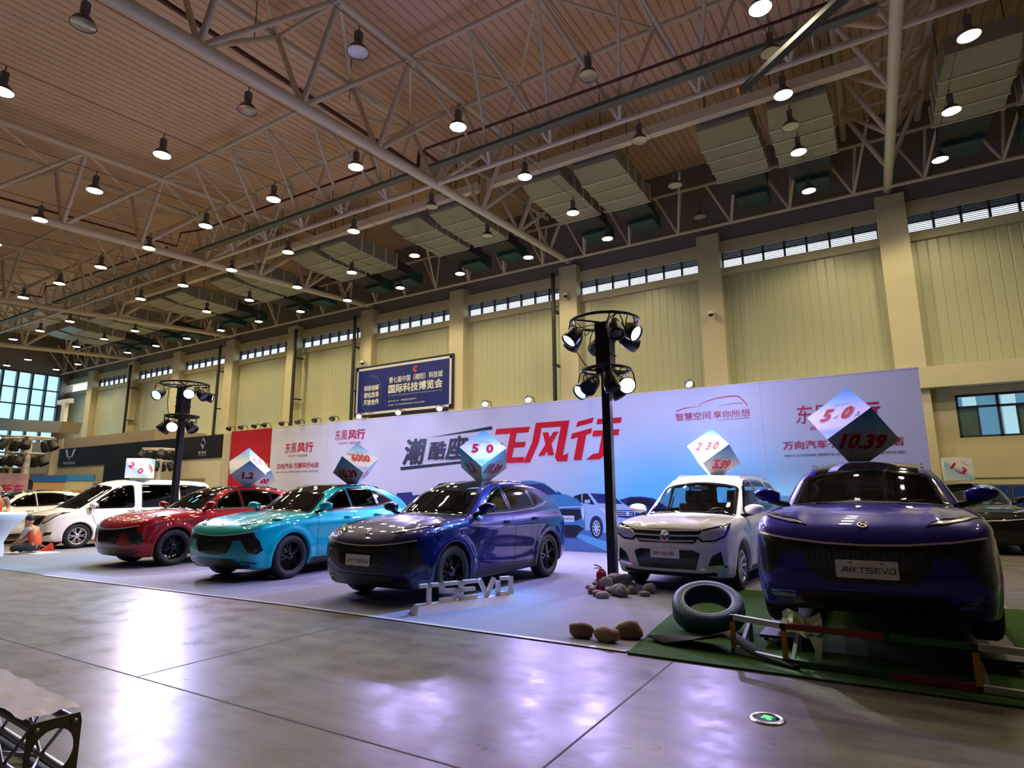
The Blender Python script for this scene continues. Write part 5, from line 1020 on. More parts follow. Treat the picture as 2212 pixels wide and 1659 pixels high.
def price_cube(label, c, s, E, roofz, faces, upright=False):
    """E: three edge directions; N corner (-,-,-); faces: {(axes, side): (big, small tag)}"""
    E = [Vector(e).normalized() for e in E]; c = Vector(c); t = thing('price_cube', label, 'price cube', (c.x, c.y, roofz))
    P = lambda a: c+sum((E[i]*(a[i]-.5)*s for i in range(3)), Vector()); o = Vector(t.location)
    bm = bmesh.new(); V = {a: bm.verts.new(P(a)) for a in [(i, j, k) for i in (0, 1) for j in (0, 1) for k in (0, 1)]}
    ul = bm.loops.layers.uv.new('UVMap'); cen = c; zs = [v.co.z for v in V.values()]; 
    for ax in range(3):
        for sd in (0, 1):
            o1, o2 = [q for q in range(3) if q != ax]; q = [(0, 0), (1, 0), (1, 1), (0, 1)]; vs = []
            for u, v in q:
                a = [0, 0, 0]; a[ax] = sd; a[o1] = u; a[o2] = v; vs.append(V[tuple(a)])
            n = (vs[1].co-vs[0].co).cross(vs[2].co-vs[1].co); ce = sum((v.co for v in vs), Vector())/4
            f = bm.faces.new(vs if n.dot(ce-cen) > 0 else vs[::-1]); z0, z1 = min(v.co.z for v in vs), max(v.co.z for v in vs)
            for lp in f.loops: lp[ul].uv = (0, (lp.vert.co.z-z0)/(z1-z0) if z1-z0 > .1 else .5)
    bmesh.ops.bisect_plane(bm, geom=bm.verts[:]+bm.edges[:]+bm.faces[:], plane_co=(0, 0, roofz), plane_no=(0, 0, 1), clear_inner=True)
    bmesh.ops.holes_fill(bm, edges=[e for e in bm.edges if len(e.link_faces) == 1])
    for v in bm.verts: v.co -= o
    me = bpy.data.meshes.new('board_box'); bm.to_mesh(me); bm.free(); me.materials.append(M_CUBE); link(bpy.data.objects.new('board_box', me), t)
    for (ax, sd), (big, small, wd, shear) in faces.items():
        o1, o2 = [q for q in range(3) if q != ax]; n = E[ax]*(1 if sd else -1); fc = c+n*(s/2+.004); d1, d2 = E[o1]+E[o2], E[o1]-E[o2]
        up = max((d1, -d1, d2, -d2, *((E[o1], -E[o1], E[o2], -E[o2]) if upright else ())), key=lambda v: v.normalized().z) if not upright else None
        if upright: up = Vector((.57, .0, .82)) if abs(n.y) > .5 else Vector((0, .5, .86)); up = (up-n*up.dot(n))
        up.normalize(); ri = up.cross(n); M = frame(fc-o, ri, up)
        h = .20*s/.58; W = wd*s/.58
        if big:
            text('number', big, M @ Matrix.Translation((.0, -.035*s, .0005)), P_HALO, t, w=W*1.04, h=h*1.07, bold=.065, shear=shear); text('number', big, M @ Matrix.Translation((.0, -.035*s, .0012)), P_NUM, t, w=W, h=h, bold=.05, shear=shear)
        text('model_lettering', '风行 SX6' if 'white boxy' in label else '风行 T5 EVO', M @ Matrix.Translation((.02, .22*s, .001)), P_NAVY, t, w=.20*s/.58, h=.03)
        if 'royal' in label and ax == 2:
            text('number_unit', '年', M @ Matrix.Translation((-.02, -.06, .007)), P_HALO, t, w=.07, h=.07, bold=.03); text('number_unit', '息', M @ Matrix.Translation((.26, -.06, .007)), P_HALO, t, w=.075, h=.075, bold=.03)
        if small: text('tag_lettering', small, M @ Matrix.Translation((-.11*s/.58, .12*s, .001)), P_PINK, t, w=.055*len(small), h=.05, bold=.05)
    return t
col3 = lambda R: [[R[i][j] for i in range(3)] for j in range(3)]
price_cube('price cube balanced on the roof of the dark blue car', (-5.906, 8.764, 2.055), .57, col3([[-0.799, 0.416, -0.434], [-0.005, 0.718, 0.696], [0.601, 0.559, -0.572]]), 1.655, {(2, 0): ('5  0', '最长', .38, 0), (0, 0): ('10.39', '指导价', .46, .15), (1, 0): ('1.2', '置换', .27, 0)})
price_cube('price cube reading 6000 on the roof of the teal car', (-9.583, 9.328, 2.045), .571, col3([[-0.644, -0.097, -0.759], [-0.471, 0.832, 0.293], [0.603, 0.546, -0.581]]), 1.655, {(2, 0): ('6000', '置换综合补贴', .42, 0), (1, 0): ('10.39', '指导价', .46, 0), (0, 0): ('5  0', '最长', .36, 0)})
price_cube('price cube with a plain white face on the roof of the red car', (-13.434, 9.441, 2.10), .579, col3([[-0.712, -0.703, -0.009], [-0.408, 0.403, 0.819], [-0.572, 0.586, -0.574]]), 1.655, {(1, 0): ('1.2', '置换', .27, 0), (0, 0): ('5  0', '最长', .36, 0)})
price_cube('price cube on the roof of the white boxy crossover', (-2.575, 11.417, 2.12), .566, col3([[-0.604, 0.781, 0.162], [0.538, 0.249, 0.805], [0.588, 0.573, -0.57]]), 1.745, {(2, 0): ('2  3 0', '首付', .44, .2), (0, 0): ('5.99', '指导价', .36, .2)})
price_cube('largest looking price cube, on the roof of the royal blue car', (-.236, 8.597, 2.215), .604, col3([[-0.391, 0.811, 0.434], [0.747, 0.004, 0.665], [0.537, 0.585, -0.608]]), 1.80, {(2, 0): ('5  0', '最长', .40, .15), (0, 0): ('10.39', '指导价', .52, .12)})
def flat_cube(label, c, s, rz, roofz, big, roll):
    """upright cube with its print turned on the face"""
    t = thing('price_cube', label, 'price cube', (c[0], c[1], roofz), rz); me = None
    bm = bmesh.new(); bmesh.ops.create_cube(bm, size=s)
    ul = bm.loops.layers.uv.new('UVMap')
    for f in bm.faces:
        for lp in f.loops: lp[ul].uv = (0, .35+.55*(lp.vert.co.z*math.cos(roll)+(lp.vert.co.x+lp.vert.co.y)*math.sin(roll))/s)
    bmesh.ops.translate(bm, verts=bm.verts[:], vec=(0, 0, s/2)); me = bpy.data.meshes.new('board_box'); bm.to_mesh(me); bm.free(); me.materials.append(M_CUBE); link(bpy.data.objects.new('board_box', me), t)
    M = frame((0, -s/2-.003, s*.5), (math.cos(roll), 0, -math.sin(roll)), (math.sin(roll), 0, math.cos(roll)))
    text('number', big, M, P_NUM, t, w=.11*len(big)*s/.58, h=.17*s/.58, bold=.03); text('model_lettering', '风行 T5 EVO', M @ Matrix.Translation((.05, .18, 0)), P_NAVY, t, w=.2, h=.03)
    M2 = frame((s/2+.003, 0, s*.5), (0, math.cos(roll), -math.sin(roll)), (0, math.sin(roll), math.cos(roll))); text('number', '6000', M2, P_NUM, t, w=.34, h=.16, bold=.03)
    return t
flat_cube('upright price cube reading 2 0 on the roof of the white people carrier', (-19.62, 10.05), .60, math.radians(42), 1.975, '2  0', .6)
flat_cube('upright price cube reading 1.3 on the roof of the black car by the cabinets', (1.78, 19.75), .60, math.radians(2), 1.70, '1.3', .6)
price_cube('price cube half hidden behind the one on the red car', (-16.95, 12.4, 2.06), .57, col3([[-0.799, 0.416, -0.434], [-0.005, 0.718, 0.696], [0.601, 0.559, -0.572]]), 1.655, {(2, 0): ('5  0', '最长', .38, 0), (0, 0): ('00', '', .30, .1)})

# ------------------------------------------------------------------ light towers
M_TOWER = mat('black_tower_steel', (.012, .012, .014), .4, .3, noise=.2); M_PAR = mat('black_par_can', (.012, .012, .015), .35, .3, noise=.1)
def lens_mat(n, c, s): return mat('lit_lens_'+n, c, .3, emit=c, estr=s)
LENS = dict(blue=lens_mat('blue', (.35, .45, 1), 9), violet=lens_mat('violet', (.45, .42, 1), 9), white=lens_mat('white', (1, .93, 1), 9), cyan=lens_mat('cyan', (.15, .7, 1), 8), off=mat('unlit_lens', (.03, .03, .04), .1, coat=1), pink=lens_mat('pink', (1, .80, 1), 3.0), added_wash=lens_mat('added_wash', (.6, .6, 1), 14))
LIGHT = dict(blue=(.26, .27, 1), violet=(.35, .30, 1), white=(1, .90, .98), cyan=(.05, .55, 1), pink=(.52, .42, 1), added_wash=(.36, .44, 1))
def spot(name, loc, target, col, power, angle=60, blend=.6, r=.06):
    l = bpy.data.lights.new(name, 'SPOT'); l.color = col; l.energy = power; l.spot_size = math.radians(angle); l.spot_blend = blend; l.shadow_soft_size = r; l.specular_factor = .015
    o = link(bpy.data.objects.new(name, l)); o.location = loc; o.rotation_euler = (Vector(target)-Vector(loc)).to_track_quat('-Z', 'Y').to_euler(); return o
def par_can(t, pos, aim, kind, ringpt, s=1.0, body=None, power=0, angle=50):
    """stage lamp: can, yoke, lens; aim = direction of the beam"""
    d = Vector(aim).normalized(); M = Matrix.Translation(pos) @ d.to_track_quat('Z', 'Y').to_matrix().to_4x4() @ Matrix.Scale(s, 4)
    p = MB().lathe([(0, -.17), (.05, -.17), (.07, -.14), (.10, -.06), (.112, .06), (.112, .10), (.102, .10), (.10, .05)], 20, M).build('stage_lamp', body or M_PAR, t)
    MB().lathe([(0, .075), (.102, .075)], 20, M).build('lens', LENS[kind], p)
    rp = Vector(ringpt); q = Vector(pos); sd = d.cross(Vector((0, 0, 1))).normalized()*.125*s
    MB().tube([q-sd, (q-sd)*.4+(rp-sd*.7)*.6, rp-sd*.5, rp+sd*.5, (q+sd)*.4+(rp+sd*.7)*.6, q+sd], .011, 6).build('yoke', body or M_TOWER, p)
    if power:
        w0 = Vector(t.location)+q+d*.12*s; spot('tower_and_added_beam', w0, w0+d, LIGHT[kind], power, angle, 1.0 if angle > 90 else .6)
def light_tower(label, X, Y, lamps_top, lamps_low, rot=0):
    t = thing('light_tower', label, 'light tower', (X, Y, 0))
    mb = MB(); mb.box((-.07, -.07, .03), (.07, .07, 3.5), bev=.012); mb.build('pole', M_TOWER, t)
    mb = MB(); mb.box((-.2, -.2, .008), (.2, .2, .03), bev=.008); mb.build('base_plate', M_TOWER, t)
    mb = MB(); mb.box((-.13, -.13, 3.42), (.13, .13, 4.33), bev=.01)
    for k in range(4): mb.box((-.145, -.145, 3.5+k*.25), (.145, .145, 3.52+k*.25))
    mb.build('upper_mast', M_TOWER, t)
    for z, R in ((4.36, .58), (3.50, .40)):
        mb = MB(); mb.tube([(R*math.cos(a), R*math.sin(a), z) for a in np.linspace(0, 2*PI, 33)[:-1]], .028, 8, closed=True)
        for k in range(4): a = PI/4+k*PI/2; mb.tube([(.1*math.cos(a), .1*math.sin(a), z-.02), (R*math.cos(a), R*math.sin(a), z)], .02, 6)
        mb.build('lamp_ring', M_TOWER, t)
    for (a, R, z), lst in (((0, .58, 4.36), lamps_top), ((0, .40, 3.50), lamps_low)):
        for ang, aim, kind, pw, *an in lst:
            c, s_ = math.cos(ang), math.sin(ang); par_can(t, (R*c, R*s_, z-.30), aim, kind, (R*c, R*s_, z-.02), 1.25, power=pw, angle=an[0] if an else 50)
    cb = MB()
    for k, (z, R) in enumerate(((4.36, .58), (3.50, .40))):
        for j in range(5): a = j*1.3+k; cb.tube([(R*math.cos(a), R*math.sin(a), z+.02), (R*.8*math.cos(a+.2), R*.8*math.sin(a+.2), z-.16), (.13*math.cos(a+.5), .13*math.sin(a+.5), z-.05)], .009, 5)
    cb.tube([(-.55, -.1, 4.3), (-.50, -.15, 3.9), (-.3, -.2, 3.6), (-.2, -.1, 3.5)], .010, 5); cb.build('cable', M_BLACK, t); return t
# angles: camera lies towards -Y and +X of the towers; image-left is -X/-Y side
light_tower('tall black light tower on the stone heap beside the white boxy crossover', -3.81, 9.39,
    [(3.9, (-.42, -.55, -.72), 'blue', 900, 110), (-.35, (.80, -.2, -.5), 'violet', 900, 84), (3.2, (-.8, .3, -.8), 'off', 0), (5.4, (.3, -.3, -.9), 'off', 0), (2.2, (-.75, .65, -.25), 'added_wash', 520, 140), (1.1, (.55, .8, -.3), 'added_wash', 380, 140)],  # both rear wash lamps are added, unseen, to brighten the backdrop
    [(3.3, (-.35, -.75, -.6), 'cyan', 500, 80), (-.25, (.45, -.75, -.32), 'white', 70), (4.4, (-.1, -.75, -.6), 'off', 0), (5.3, (.25, .1, -.9), 'off', 0), (1.5, (.35, .5, -.8), 'white', 900, 80)])  # rear white lamp added to brighten the white crossover's bonnet
light_tower('black light tower standing behind the red car with blue lamps on its ring', -15.62, 8.92,
    [(4.3, (.35, -.75, -.5), 'cyan', 700, 70), (-.3, (.62, -.55, -.45), 'blue', 700, 70), (.3, (.9, .2, -.8), 'off', 0), (1.0, (.6, .75, -.25), 'added_wash', 500, 140), (2.6, (-.6, .2, -.6), 'white', 700, 110)],  # rear wash lamp added out of sight, also to brighten the backdrop
    [(-1.0, (.66, -.55, -.38), 'white', 800, 60), (3.7, (-.5, -.3, -.8), 'off', 0), (4.4, (-.25, -.5, -.8), 'cyan', 400, 70), (.1, (.8, .1, -.9), 'off', 0)])

spot('tower_and_added_beam', (-3.35, 9.0, 3.2), (-.63, 5.86, .30), (.85, 1, .8), 900, 11, .3)  # extra spot with no lamp head, added to light the green sheet

# lamps on arms along the top of the backdrop
def arm_lamp(x, y0, z, kind, label, power, group, face=(.5, -.62, -.6)):
    t = thing('arm_spotlight', label, 'spotlight', (x, y0, z), 0, group)
    MB().tube([(.05, 0, .02), (.05, -.04, .14), (.02, -.16, .17), (0, -.24, .12)], .013, 6).build('arm', M_TOWER, t)
    d = Vector(face).normalized(); M = Matrix.Translation((0, -.27, .07)) @ d.to_track_quat('Z', 'Y').to_matrix().to_4x4()
    MB().lathe([(0, -.10), (.05, -.10), (.085, -.06), (.10, .0), (.10, .035), (.088, .035), (.086, 0)], 20, M).build('lamp_head', M_PAR, t); MB().lathe([(0, .02), (.087, .02)], 20, M).build('lens', LENS[kind], t)
    if power: w0 = Vector((x, y0-.27, z+.07))+d*.06; spot('backdrop_beam', w0, w0+Vector((.12, -.62, -.62)), LIGHT['pink'], power, 125, .9, .08)
    return t
ALX = [-14.12, -12.45, -10.85, -9.25, -7.85, -6.27, -3.56]
ALN = ['above the second red logo', 'under the lower corner of the blue banner', 'below the middle of the blue banner', 'above the black slogan', 'above the first big red character', 'just left of the tall light tower', 'right of the tall light tower']
for x, n in zip(ALX, ALN): arm_lamp(x, BY+.06, 3.845, 'pink', 'lit pinkish arm spotlight on the backdrop '+n, 700, 'lit backdrop spotlights')
for x, n in zip([-17.9, -17.05, -16.2, -15.35], ['second from the left end of the backdrop', 'above the first logo', 'right of the first logo', 'next to the first lit one']): arm_lamp(x, BY+.06, 3.845, 'off', 'unlit black arm spotlight on the backdrop, '+n, 0, 'unlit backdrop spotlights', (0, -.5, -.8))

# ------------------------------------------------------------------ red panel and the neighbouring dark-fascia stand
t = thing('red_panel', 'red printed panel with pale lettering at the left end of the backdrop', 'panel', (0, 0, 0))
MB().box((-21.05, BY, 0), (-18.70, BY+.1, 3.84)).build('board', mat('red_print_board', (.42, .012, .02), .45, noise=.08), t)
wall_text('lettering', '1 第', -19.75, -18.76, 1.95, 2.62, BY-.006, mat('gold_lettering', (.75, .55, .25), .4), t, shear=.15, bold=.02); wall_text('lettering', '届', -19.3, -18.8, 1.3, 1.8, BY-.006, bpy.data.materials['gold_lettering'], t, shear=.15, bold=.02)
for x, n in zip([-20.94, -20.2, -19.42, -18.85], ['first from its outer end', 'second from its outer end', 'third from its outer end', 'at the corner with the white backdrop']): arm_lamp(x, BY+.05, 3.85, 'off', 'unlit black arm spotlight on the red panel, '+n, 0, 'unlit red panel spotlights', (0, -.5, -.8))
M_BEIGE = mat('beige_stand_panel', (.48, .42, .30), .55, noise=.05); M_NAVY = mat('navy_fascia', (.003, .003, .008), .6, noise=.2); M_SIGN = mat('silver_sign_print', (.5, .5, .55), .35, .4)
t = thing('exhibition_stand', 'beige exhibition stand with a dark navy fascia and two silver logos', 'stand', (0, 0, 0))
MB().box((-35.1, BY, 2.88), (-21.55, BY+.2, 3.77)).build('fascia', M_NAVY, t); MB().box((-35.2, BY+.05, 0), (-21.6, BY+.25, 2.88)).build('rear_wall', mat('cream_stand_wall', (.60, .54, .36), .6, noise=.05), t)
MB().box((-21.6, BY, 0), (-21.10, BY+.9, 3.78)).build('end_wall', M_BEIGE, t); MB().box((-30.5, BY+.02, 0), (-28.2, BY+.06, 2.85)).build('doorway', M_NAVY, t)
MB().box((-24.2, BY, 0), (-22.6, BY+.05, 2.1)).build('niche', mat('brown_niche', (.25, .19, .13), .6), t)
def flat_t(name, poly, m, y): return flat(name, poly, m, t, y)
lx = -33.9
for sg in (1, -1): flat_t('logo_wing', [(lx+sg*.55, 3.72), (lx+sg*.30, 3.70), (lx+sg*.12, 3.32), (lx+sg*.30, 3.32)], M_SIGN, BY-.01)
flat_t('logo_stem', [(lx-.10, 3.36), (lx+.10, 3.36), (lx, 3.14)], M_SIGN, BY-.01); wall_text('logo_lettering', 'WULING', lx-.62, lx+.6, 2.97, 3.1, BY-.01, M_SIGN, t, bold=.03)
lx = -22.85
flat_t('logo_gem', [(lx, 3.72), (lx+.20, 3.48), (lx+.08, 3.40), (lx+.14, 3.5), (lx-.02, 3.62), (lx-.12, 3.5)], M_SIGN, BY-.01); flat_t('logo_gem', [(lx-.20, 3.48), (lx-.06, 3.34), (lx+.0, 3.22), (lx+.10, 3.38), (lx-.08, 3.44)], M_SIGN, BY-.01)
wall_text('logo_lettering', '新宝骏', lx-.26, lx+.26, 3.05, 3.17, BY-.01, M_SIGN, t, bold=.02); wall_text('logo_lettering', 'BAOJUN', lx-.26, lx+.26, 2.96, 3.01, BY-.01, M_SIGN, t)
t = thing('exhibition_block', 'tall plain brownish exhibition block behind the navy fascia', 'stand', (0, 0, 0)); M_BROWNB = mat('brown_grey_panel', (.36, .27, .19), .6, noise=.06)
MB().box((-50, 18, 0), (-34, 21, 5.05)).build('hall_box', M_BROWNB, t); MB().box((-50.1, 17.5, 2.5), (-44.5, 18, 2.9)).build('light_ledge', M_BEIGE, t); MB().box((-50.05, 17.9, 2.9), (-44.6, 17.99, 5.05)).build('cladding_panel', M_BEIGE, t)
t = thing('stand_canopy', 'long beige box canopy beam high at the far side of the hall', 'canopy', (0, 0, 0))
mb = MB(); mb.add([(-55, 15.2, 6.2), (-38.5, 15.2, 4.88), (-38.2, 15.2, 5.5), (-55, 15.2, 6.95), (-55, 16.2, 6.2), (-38.5, 16.2, 4.88), (-38.2, 16.2, 5.5), (-55, 16.2, 6.95)], [(0, 1, 2, 3), (7, 6, 5, 4), (0, 4, 5, 1), (1, 5, 6, 2), (2, 6, 7, 3), (3, 7, 4, 0)]); mb.build('box_beam', M_BEIGE, t)
mb = MB(); mb.box((-39.3, 15.5, 5.5), (-38.9, 15.7, 6.6)); mb.box((-39.9, 15.5, 6.6), (-38.4, 15.7, 6.85)); mb.build('mast', M_WHITE, t)
for x in (-53, -46, -40): MB().box((x-.15, 15.5, 0), (x+.15, 15.8, 5.1)).build('support', M_BEIGE, t)
# white light trees of that stand
M_WPOLE = mat('white_painted_pole', (.62, .55, .46), .45, noise=.05); M_DARKCAN = mat('dark_stage_can', (.02, .018, .015), .5, noise=.2)
def light_tree(label, X, Y, H, s=1.0, lamps=9):
    t = thing('light_tree', label, 'light tower', (X, Y, 0), .3); MB().tube([(0, 0, .02), (0, 0, H)], .14*s, 10).build('pole', M_WPOLE, t); MB().lathe([(0, .03), (.5, .03), (.5, 0)], 16).build('base_plate', M_WPOLE, t)
    for z, R in ((H-.05, 1.0*s), (H-.72*s, .66*s)):
        mb = MB(); n = 6; q = [(R*math.cos(2*PI*k/n+.3), R*math.sin(2*PI*k/n+.3), z) for k in range(n)]; mb.tube(q, .035*s, 6, closed=True)
        for k in range(n): mb.tube([(0, 0, z-.02), q[k]], .03*s, 6)
        mb.build('lamp_frame', M_WPOLE, t)
        for k in range(5 if R > .9*s else 4):
            a = 2*PI*k/(5 if R > .9*s else 4)+.5; par_can(t, (R*.9*math.cos(a), R*.9*math.sin(a), z-.32*s), (.5*math.cos(a), .5*math.sin(a), -.8), 'off', (R*.9*math.cos(a), R*.9*math.sin(a), z-.03), 1.7*s, M_DARKCAN)
    return t
light_tree('nearest white light tree with dark unlit cans, beside the white car', -31.0, 11.2, 3.95); light_tree('white light tree half hidden behind the nearest one', -42.4, 14.6, 3.75); light_tree('white light tree in front of the navy fascia, behind the black tower', -24.4, 13.2, 3.3, .72)

# display boards, podium, persons, chocks
def board(label, X, Y, w_, h_, col, txt, tcol, top, z0=0, rz=.9):
    t = thing('display_board', label, 'display board', (X, Y, 0), rz); MB().box((-w_/2, -.03, z0), (w_/2, .03, h_), bev=.01).build('board', mat('board_print', col, .5, noise=.08), t)
    if top: MB().box((-w_/2-.03, -.06, h_), (w_/2+.03, .06, h_+.28)).build('header', mat('board_header', top, .45, noise=.1), t)
    if txt: text('lettering', txt, frame((0, -.035, h_*.72), (1, 0, 0), (0, 0, 1)), mat('board_ink', tcol, .5), t, w=w_*.75, h=h_*.2, bold=.02)
    return t
board('orange price board with a blue header left of the people carrier', -30.6, 12.0, 1.15, 2.05, (.62, .36, .16), '1.08 6.08', (.5, .03, .02), (.03, .14, .42)); board('pale yellow board with a blue header and orange text beside the doorway', -30.35, 12.95, 1.2, 2.1, (.62, .55, .32), '秋季购车', (.7, .2, .03), (.05, .25, .5))
board('pink poster of a car on a stand behind the white light tree', -31.1, 10.9, 1.0, 2.4, (.62, .35, .42), '新车', (.6, .02, .1), None); board('blue panel at the very edge beside the pink poster', -31.7, 9.75, .9, 2.5, (.03, .16, .32), '', None, None); board('short blue banner stand over the roof of the people carrier', -27.4, 13.0, 1.3, 1.95, (.05, .06, .30), '', None, None)
t = thing('counter', 'white moulded counter tapering to its foot at the edge of the stand', 'counter', (-18.3, 6.25, 0), .25)
mb = MB(); pr = [(0, .30), (.15, .30), (.35, .28), (.6, .36), (.85, .50), (1.0, .56), (1.04, .55), (1.06, .50)]; vs = []; n = 16
for z, r in pr: vs += [((r*1.5*math.copysign(abs(math.cos(a))**.6, math.cos(a))-.45), r*math.copysign(abs(math.sin(a))**.6, math.sin(a)), z) for a in [2*PI*k/n for k in range(n)]]
mb.add(vs, [(i*n+j, i*n+(j+1) % n, (i+1)*n+(j+1) % n, (i+1)*n+j) for i in range(len(pr)-1) for j in range(n)], True); mb.add(vs[-n:], [tuple(range(n))]); mb.build('counter_shell', M_WHITE, t)
tag(MB().prism([(-19.5, 6.75), (-18.25, 7.05), (-18.35, 7.65), (-19.5, 7.35)], .008, .02).build('paper_sheet', M_WHITE), 'white paper sheet under the seated person in the orange vest', 'paper')
M_CHOCK = mat('red_rubber_chock', (.50, .04, .015), .6, noise=.2)
for x, y, rz, n in ((-19.15, 7.62, 0, 'in front of'), (-19.1, 9.05, PI, 'behind')):
    t = thing('wheel_chock', 'red wedge chock %s the front wheel of the white people carrier' % n, 'wheel chock', (x, y, .008), rz); MB().prism([(-.15, 0), (.17, 0), (.12, .20)], -.08, .08, frame((0, 0, 0), (0, 1, 0), (0, 0, 1))).build('wedge', M_CHOCK, t)

# clothed persons
SKIN = mat('skin_tone', (.46, .27, .18), .5, noise=.06); HAIR = mat('black_hair', (.008, .007, .006), .5, noise=.3, bump=.4, bscale=90); VEST = mat('orange_vest', (.72, .09, .03), .7, noise=.08); GREYSH = mat('grey_shirt', (.28, .25, .30), .8, noise=.08); TROUS = mat('dark_trousers', (.015, .014, .018), .8, noise=.2); SHOE = mat('dark_shoes', (.02, .018, .02), .5)
def skin_mesh(name, verts, edges, radii, m, parent, root=0, sub=2):
    me = bpy.data.meshes.new(name); me.from_pydata(verts, edges, []); o = link(bpy.data.objects.new(name, me)); sk = o.modifiers.new('skin', 'SKIN'); sk.use_smooth_shade = True
    for i, v in enumerate(me.skin_vertices[0].data): r = radii[i]; v.radius = r if isinstance(r, tuple) else (r, r); v.use_root = (i == root)
    ss = o.modifiers.new('sub', 'SUBSURF'); ss.levels = sub; ss.render_levels = sub
    dg = bpy.context.evaluated_depsgraph_get(); m2 = bpy.data.meshes.new_from_object(o.evaluated_get(dg)); m2.materials.clear(); m2.materials.append(m); bpy.data.objects.remove(o); m2.name = name
    return link(bpy.data.objects.new(name, m2), parent)
def person(label, loc, rz, pose):
    t = thing('person', label, 'person', loc, rz); J = pose
    # local x = forward, y = left; joints listed in the pose
    names = ['pelvis', 'waist', 'chest', 'neck', 'head0', 'shl', 'ell', 'wrl', 'pal', 'shr', 'elr', 'wrr', 'par', 'hil', 'knl', 'anl', 'tol', 'hir', 'knr', 'anr', 'tor']
    rad = [(.15, .13), (.13, .11), (.155, .12), .052, .06, .062, .045, .030, (.034, .022), .062, .045, .030, (.034, .022), .095, .062, .042, .036, .095, .062, .042, .036]
    ed = [(0, 1), (1, 2), (2, 3), (3, 4), (2, 5), (5, 6), (6, 7), (7, 8), (2, 9), (9, 10), (10, 11), (11, 12), (0, 13), (13, 14), (14, 15), (15, 16), (0, 17), (17, 18), (18, 19), (19, 20)]
    skin_mesh('body', [J[n] for n in names], ed, rad, SKIN, t)
    v = lambda n: Vector(J[n]); h = v('head0')+Vector(J.get('headdir', (0, 0, 1)))*.10; f_ = Vector(J.get('face', (1, 0, -.25))).normalized(); sd = Vector((0, 0, 1)).cross(f_).normalized(); up = f_.cross(sd)
    Mh = Matrix(((f_.x, sd.x, up.x, h.x), (f_.y, sd.y, up.y, h.y), (f_.z, sd.z, up.z, h.z), (0, 0, 0, 1)))
    mb = MB(); mb.sphere((0, 0, .0), (.098, .078, .118), 20, Mh); mb.sphere((.03, 0, -.065), (.062, .055, .06), 14, Mh); mb.sphere((.102, 0, -.018), (.018, .015, .028), 10, Mh)
    for s in (1, -1): mb.sphere((-.005, s*.08, -.012), (.022, .012, .034), 10, Mh); mb.sphere((.085, s*.032, .006), (.012, .018, .010), 8, Mh)
    mb.sphere((.088, 0, -.062), (.012, .026, .007), 8, Mh); mb.build('head', SKIN, t)
    mb = MB(); mb.sphere((-.022, 0, .032), (.100, .088, .108), 20, Mh); mb.build('hair', HAIR, t)
    skin_mesh('vest', [J['pelvis'], J['waist'], J['chest'], tuple(v('chest')+(v('neck')-v('chest'))*.55)], [(0, 1), (1, 2), (2, 3)], [(.172, .15), (.16, .135), (.185, .145), (.10, .075)], VEST, t)
    for a, b in (('shl', 'ell'), ('shr', 'elr')): skin_mesh('sleeve', [tuple(v('chest')+(v(a)-v('chest'))*.75), J[a], tuple(v(a)+(v(b)-v(a))*.75)], [(0, 1), (1, 2)], [.075, .078, .062], GREYSH, t)
    for a, b, c in (('hil', 'knl', 'anl'), ('hir', 'knr', 'anr')): skin_mesh('trouser_leg', [J['pelvis'], J[a], J[b], tuple(v(b)+(v(c)-v(b))*.95)], [(0, 1), (1, 2), (2, 3)], [.13, .112, .078, .06], TROUS, t)
    for a, b in (('anl', 'tol'), ('anr', 'tor')): skin_mesh('shoe', [tuple(v(a)-(v(b)-v(a)).normalized()*.05), J[a], J[b]], [(0, 1), (1, 2)], [.042, .05, .042], SHOE, t)
    for wr, pa in (('wrl', 'pal'), ('wrr', 'par')):
        d = (v(pa)-v(wr)).normalized(); sdv = d.cross(Vector((0, 0, 1))).normalized(); upv = sdv.cross(d)
        for k in range(4):
            b0 = v(pa)+sdv*(.021*(k-1.5)); L = (.062, .072, .068, .052)[k]; skin_mesh('finger', [tuple(b0-d*.01), tuple(b0+d*L*.55), tuple(b0+d*L*.85-upv*L*.4)], [(0, 1), (1, 2)], [.0095, .0088, .0075], SKIN, t, sub=1)
        b0 = v(wr)+(v(pa)-v(wr))*.6+sdv*.03; skin_mesh('thumb', [tuple(b0), tuple(b0+sdv*.022+d*.025), tuple(b0+sdv*.024+d*.055-upv*.012)], [(0, 1), (1, 2)], [.012, .0105, .009], SKIN, t, sub=1)
    return t
SIT = dict(pelvis=(0, 0, .15), waist=(.03, 0, .32), chest=(.12, 0, .52), neck=(.19, 0, .66), head0=(.23, 0, .71), face=(1, -.1, -.55), shl=(.14, .19, .60), ell=(.24, .26, .36), wrl=(.42, .12, .26), pal=(.50, .08, .24), shr=(.14, -.19, .60), elr=(.26, -.25, .36), wrr=(.44, -.12, .25), par=(.52, -.07, .23),
    hil=(.06, .10, .13), knl=(.34, .34, .15), anl=(.50, .02, .07), tol=(.60, -.06, .05), hir=(.06, -.10, .13), knr=(.34, -.34, .15), anr=(.36, -.04, .06), tor=(.30, .10, .05))
person('person in an orange vest and grey shirt sitting cross-legged on the carpet by the counter', (-18.72, 7.22, .02), -2.5, SIT)
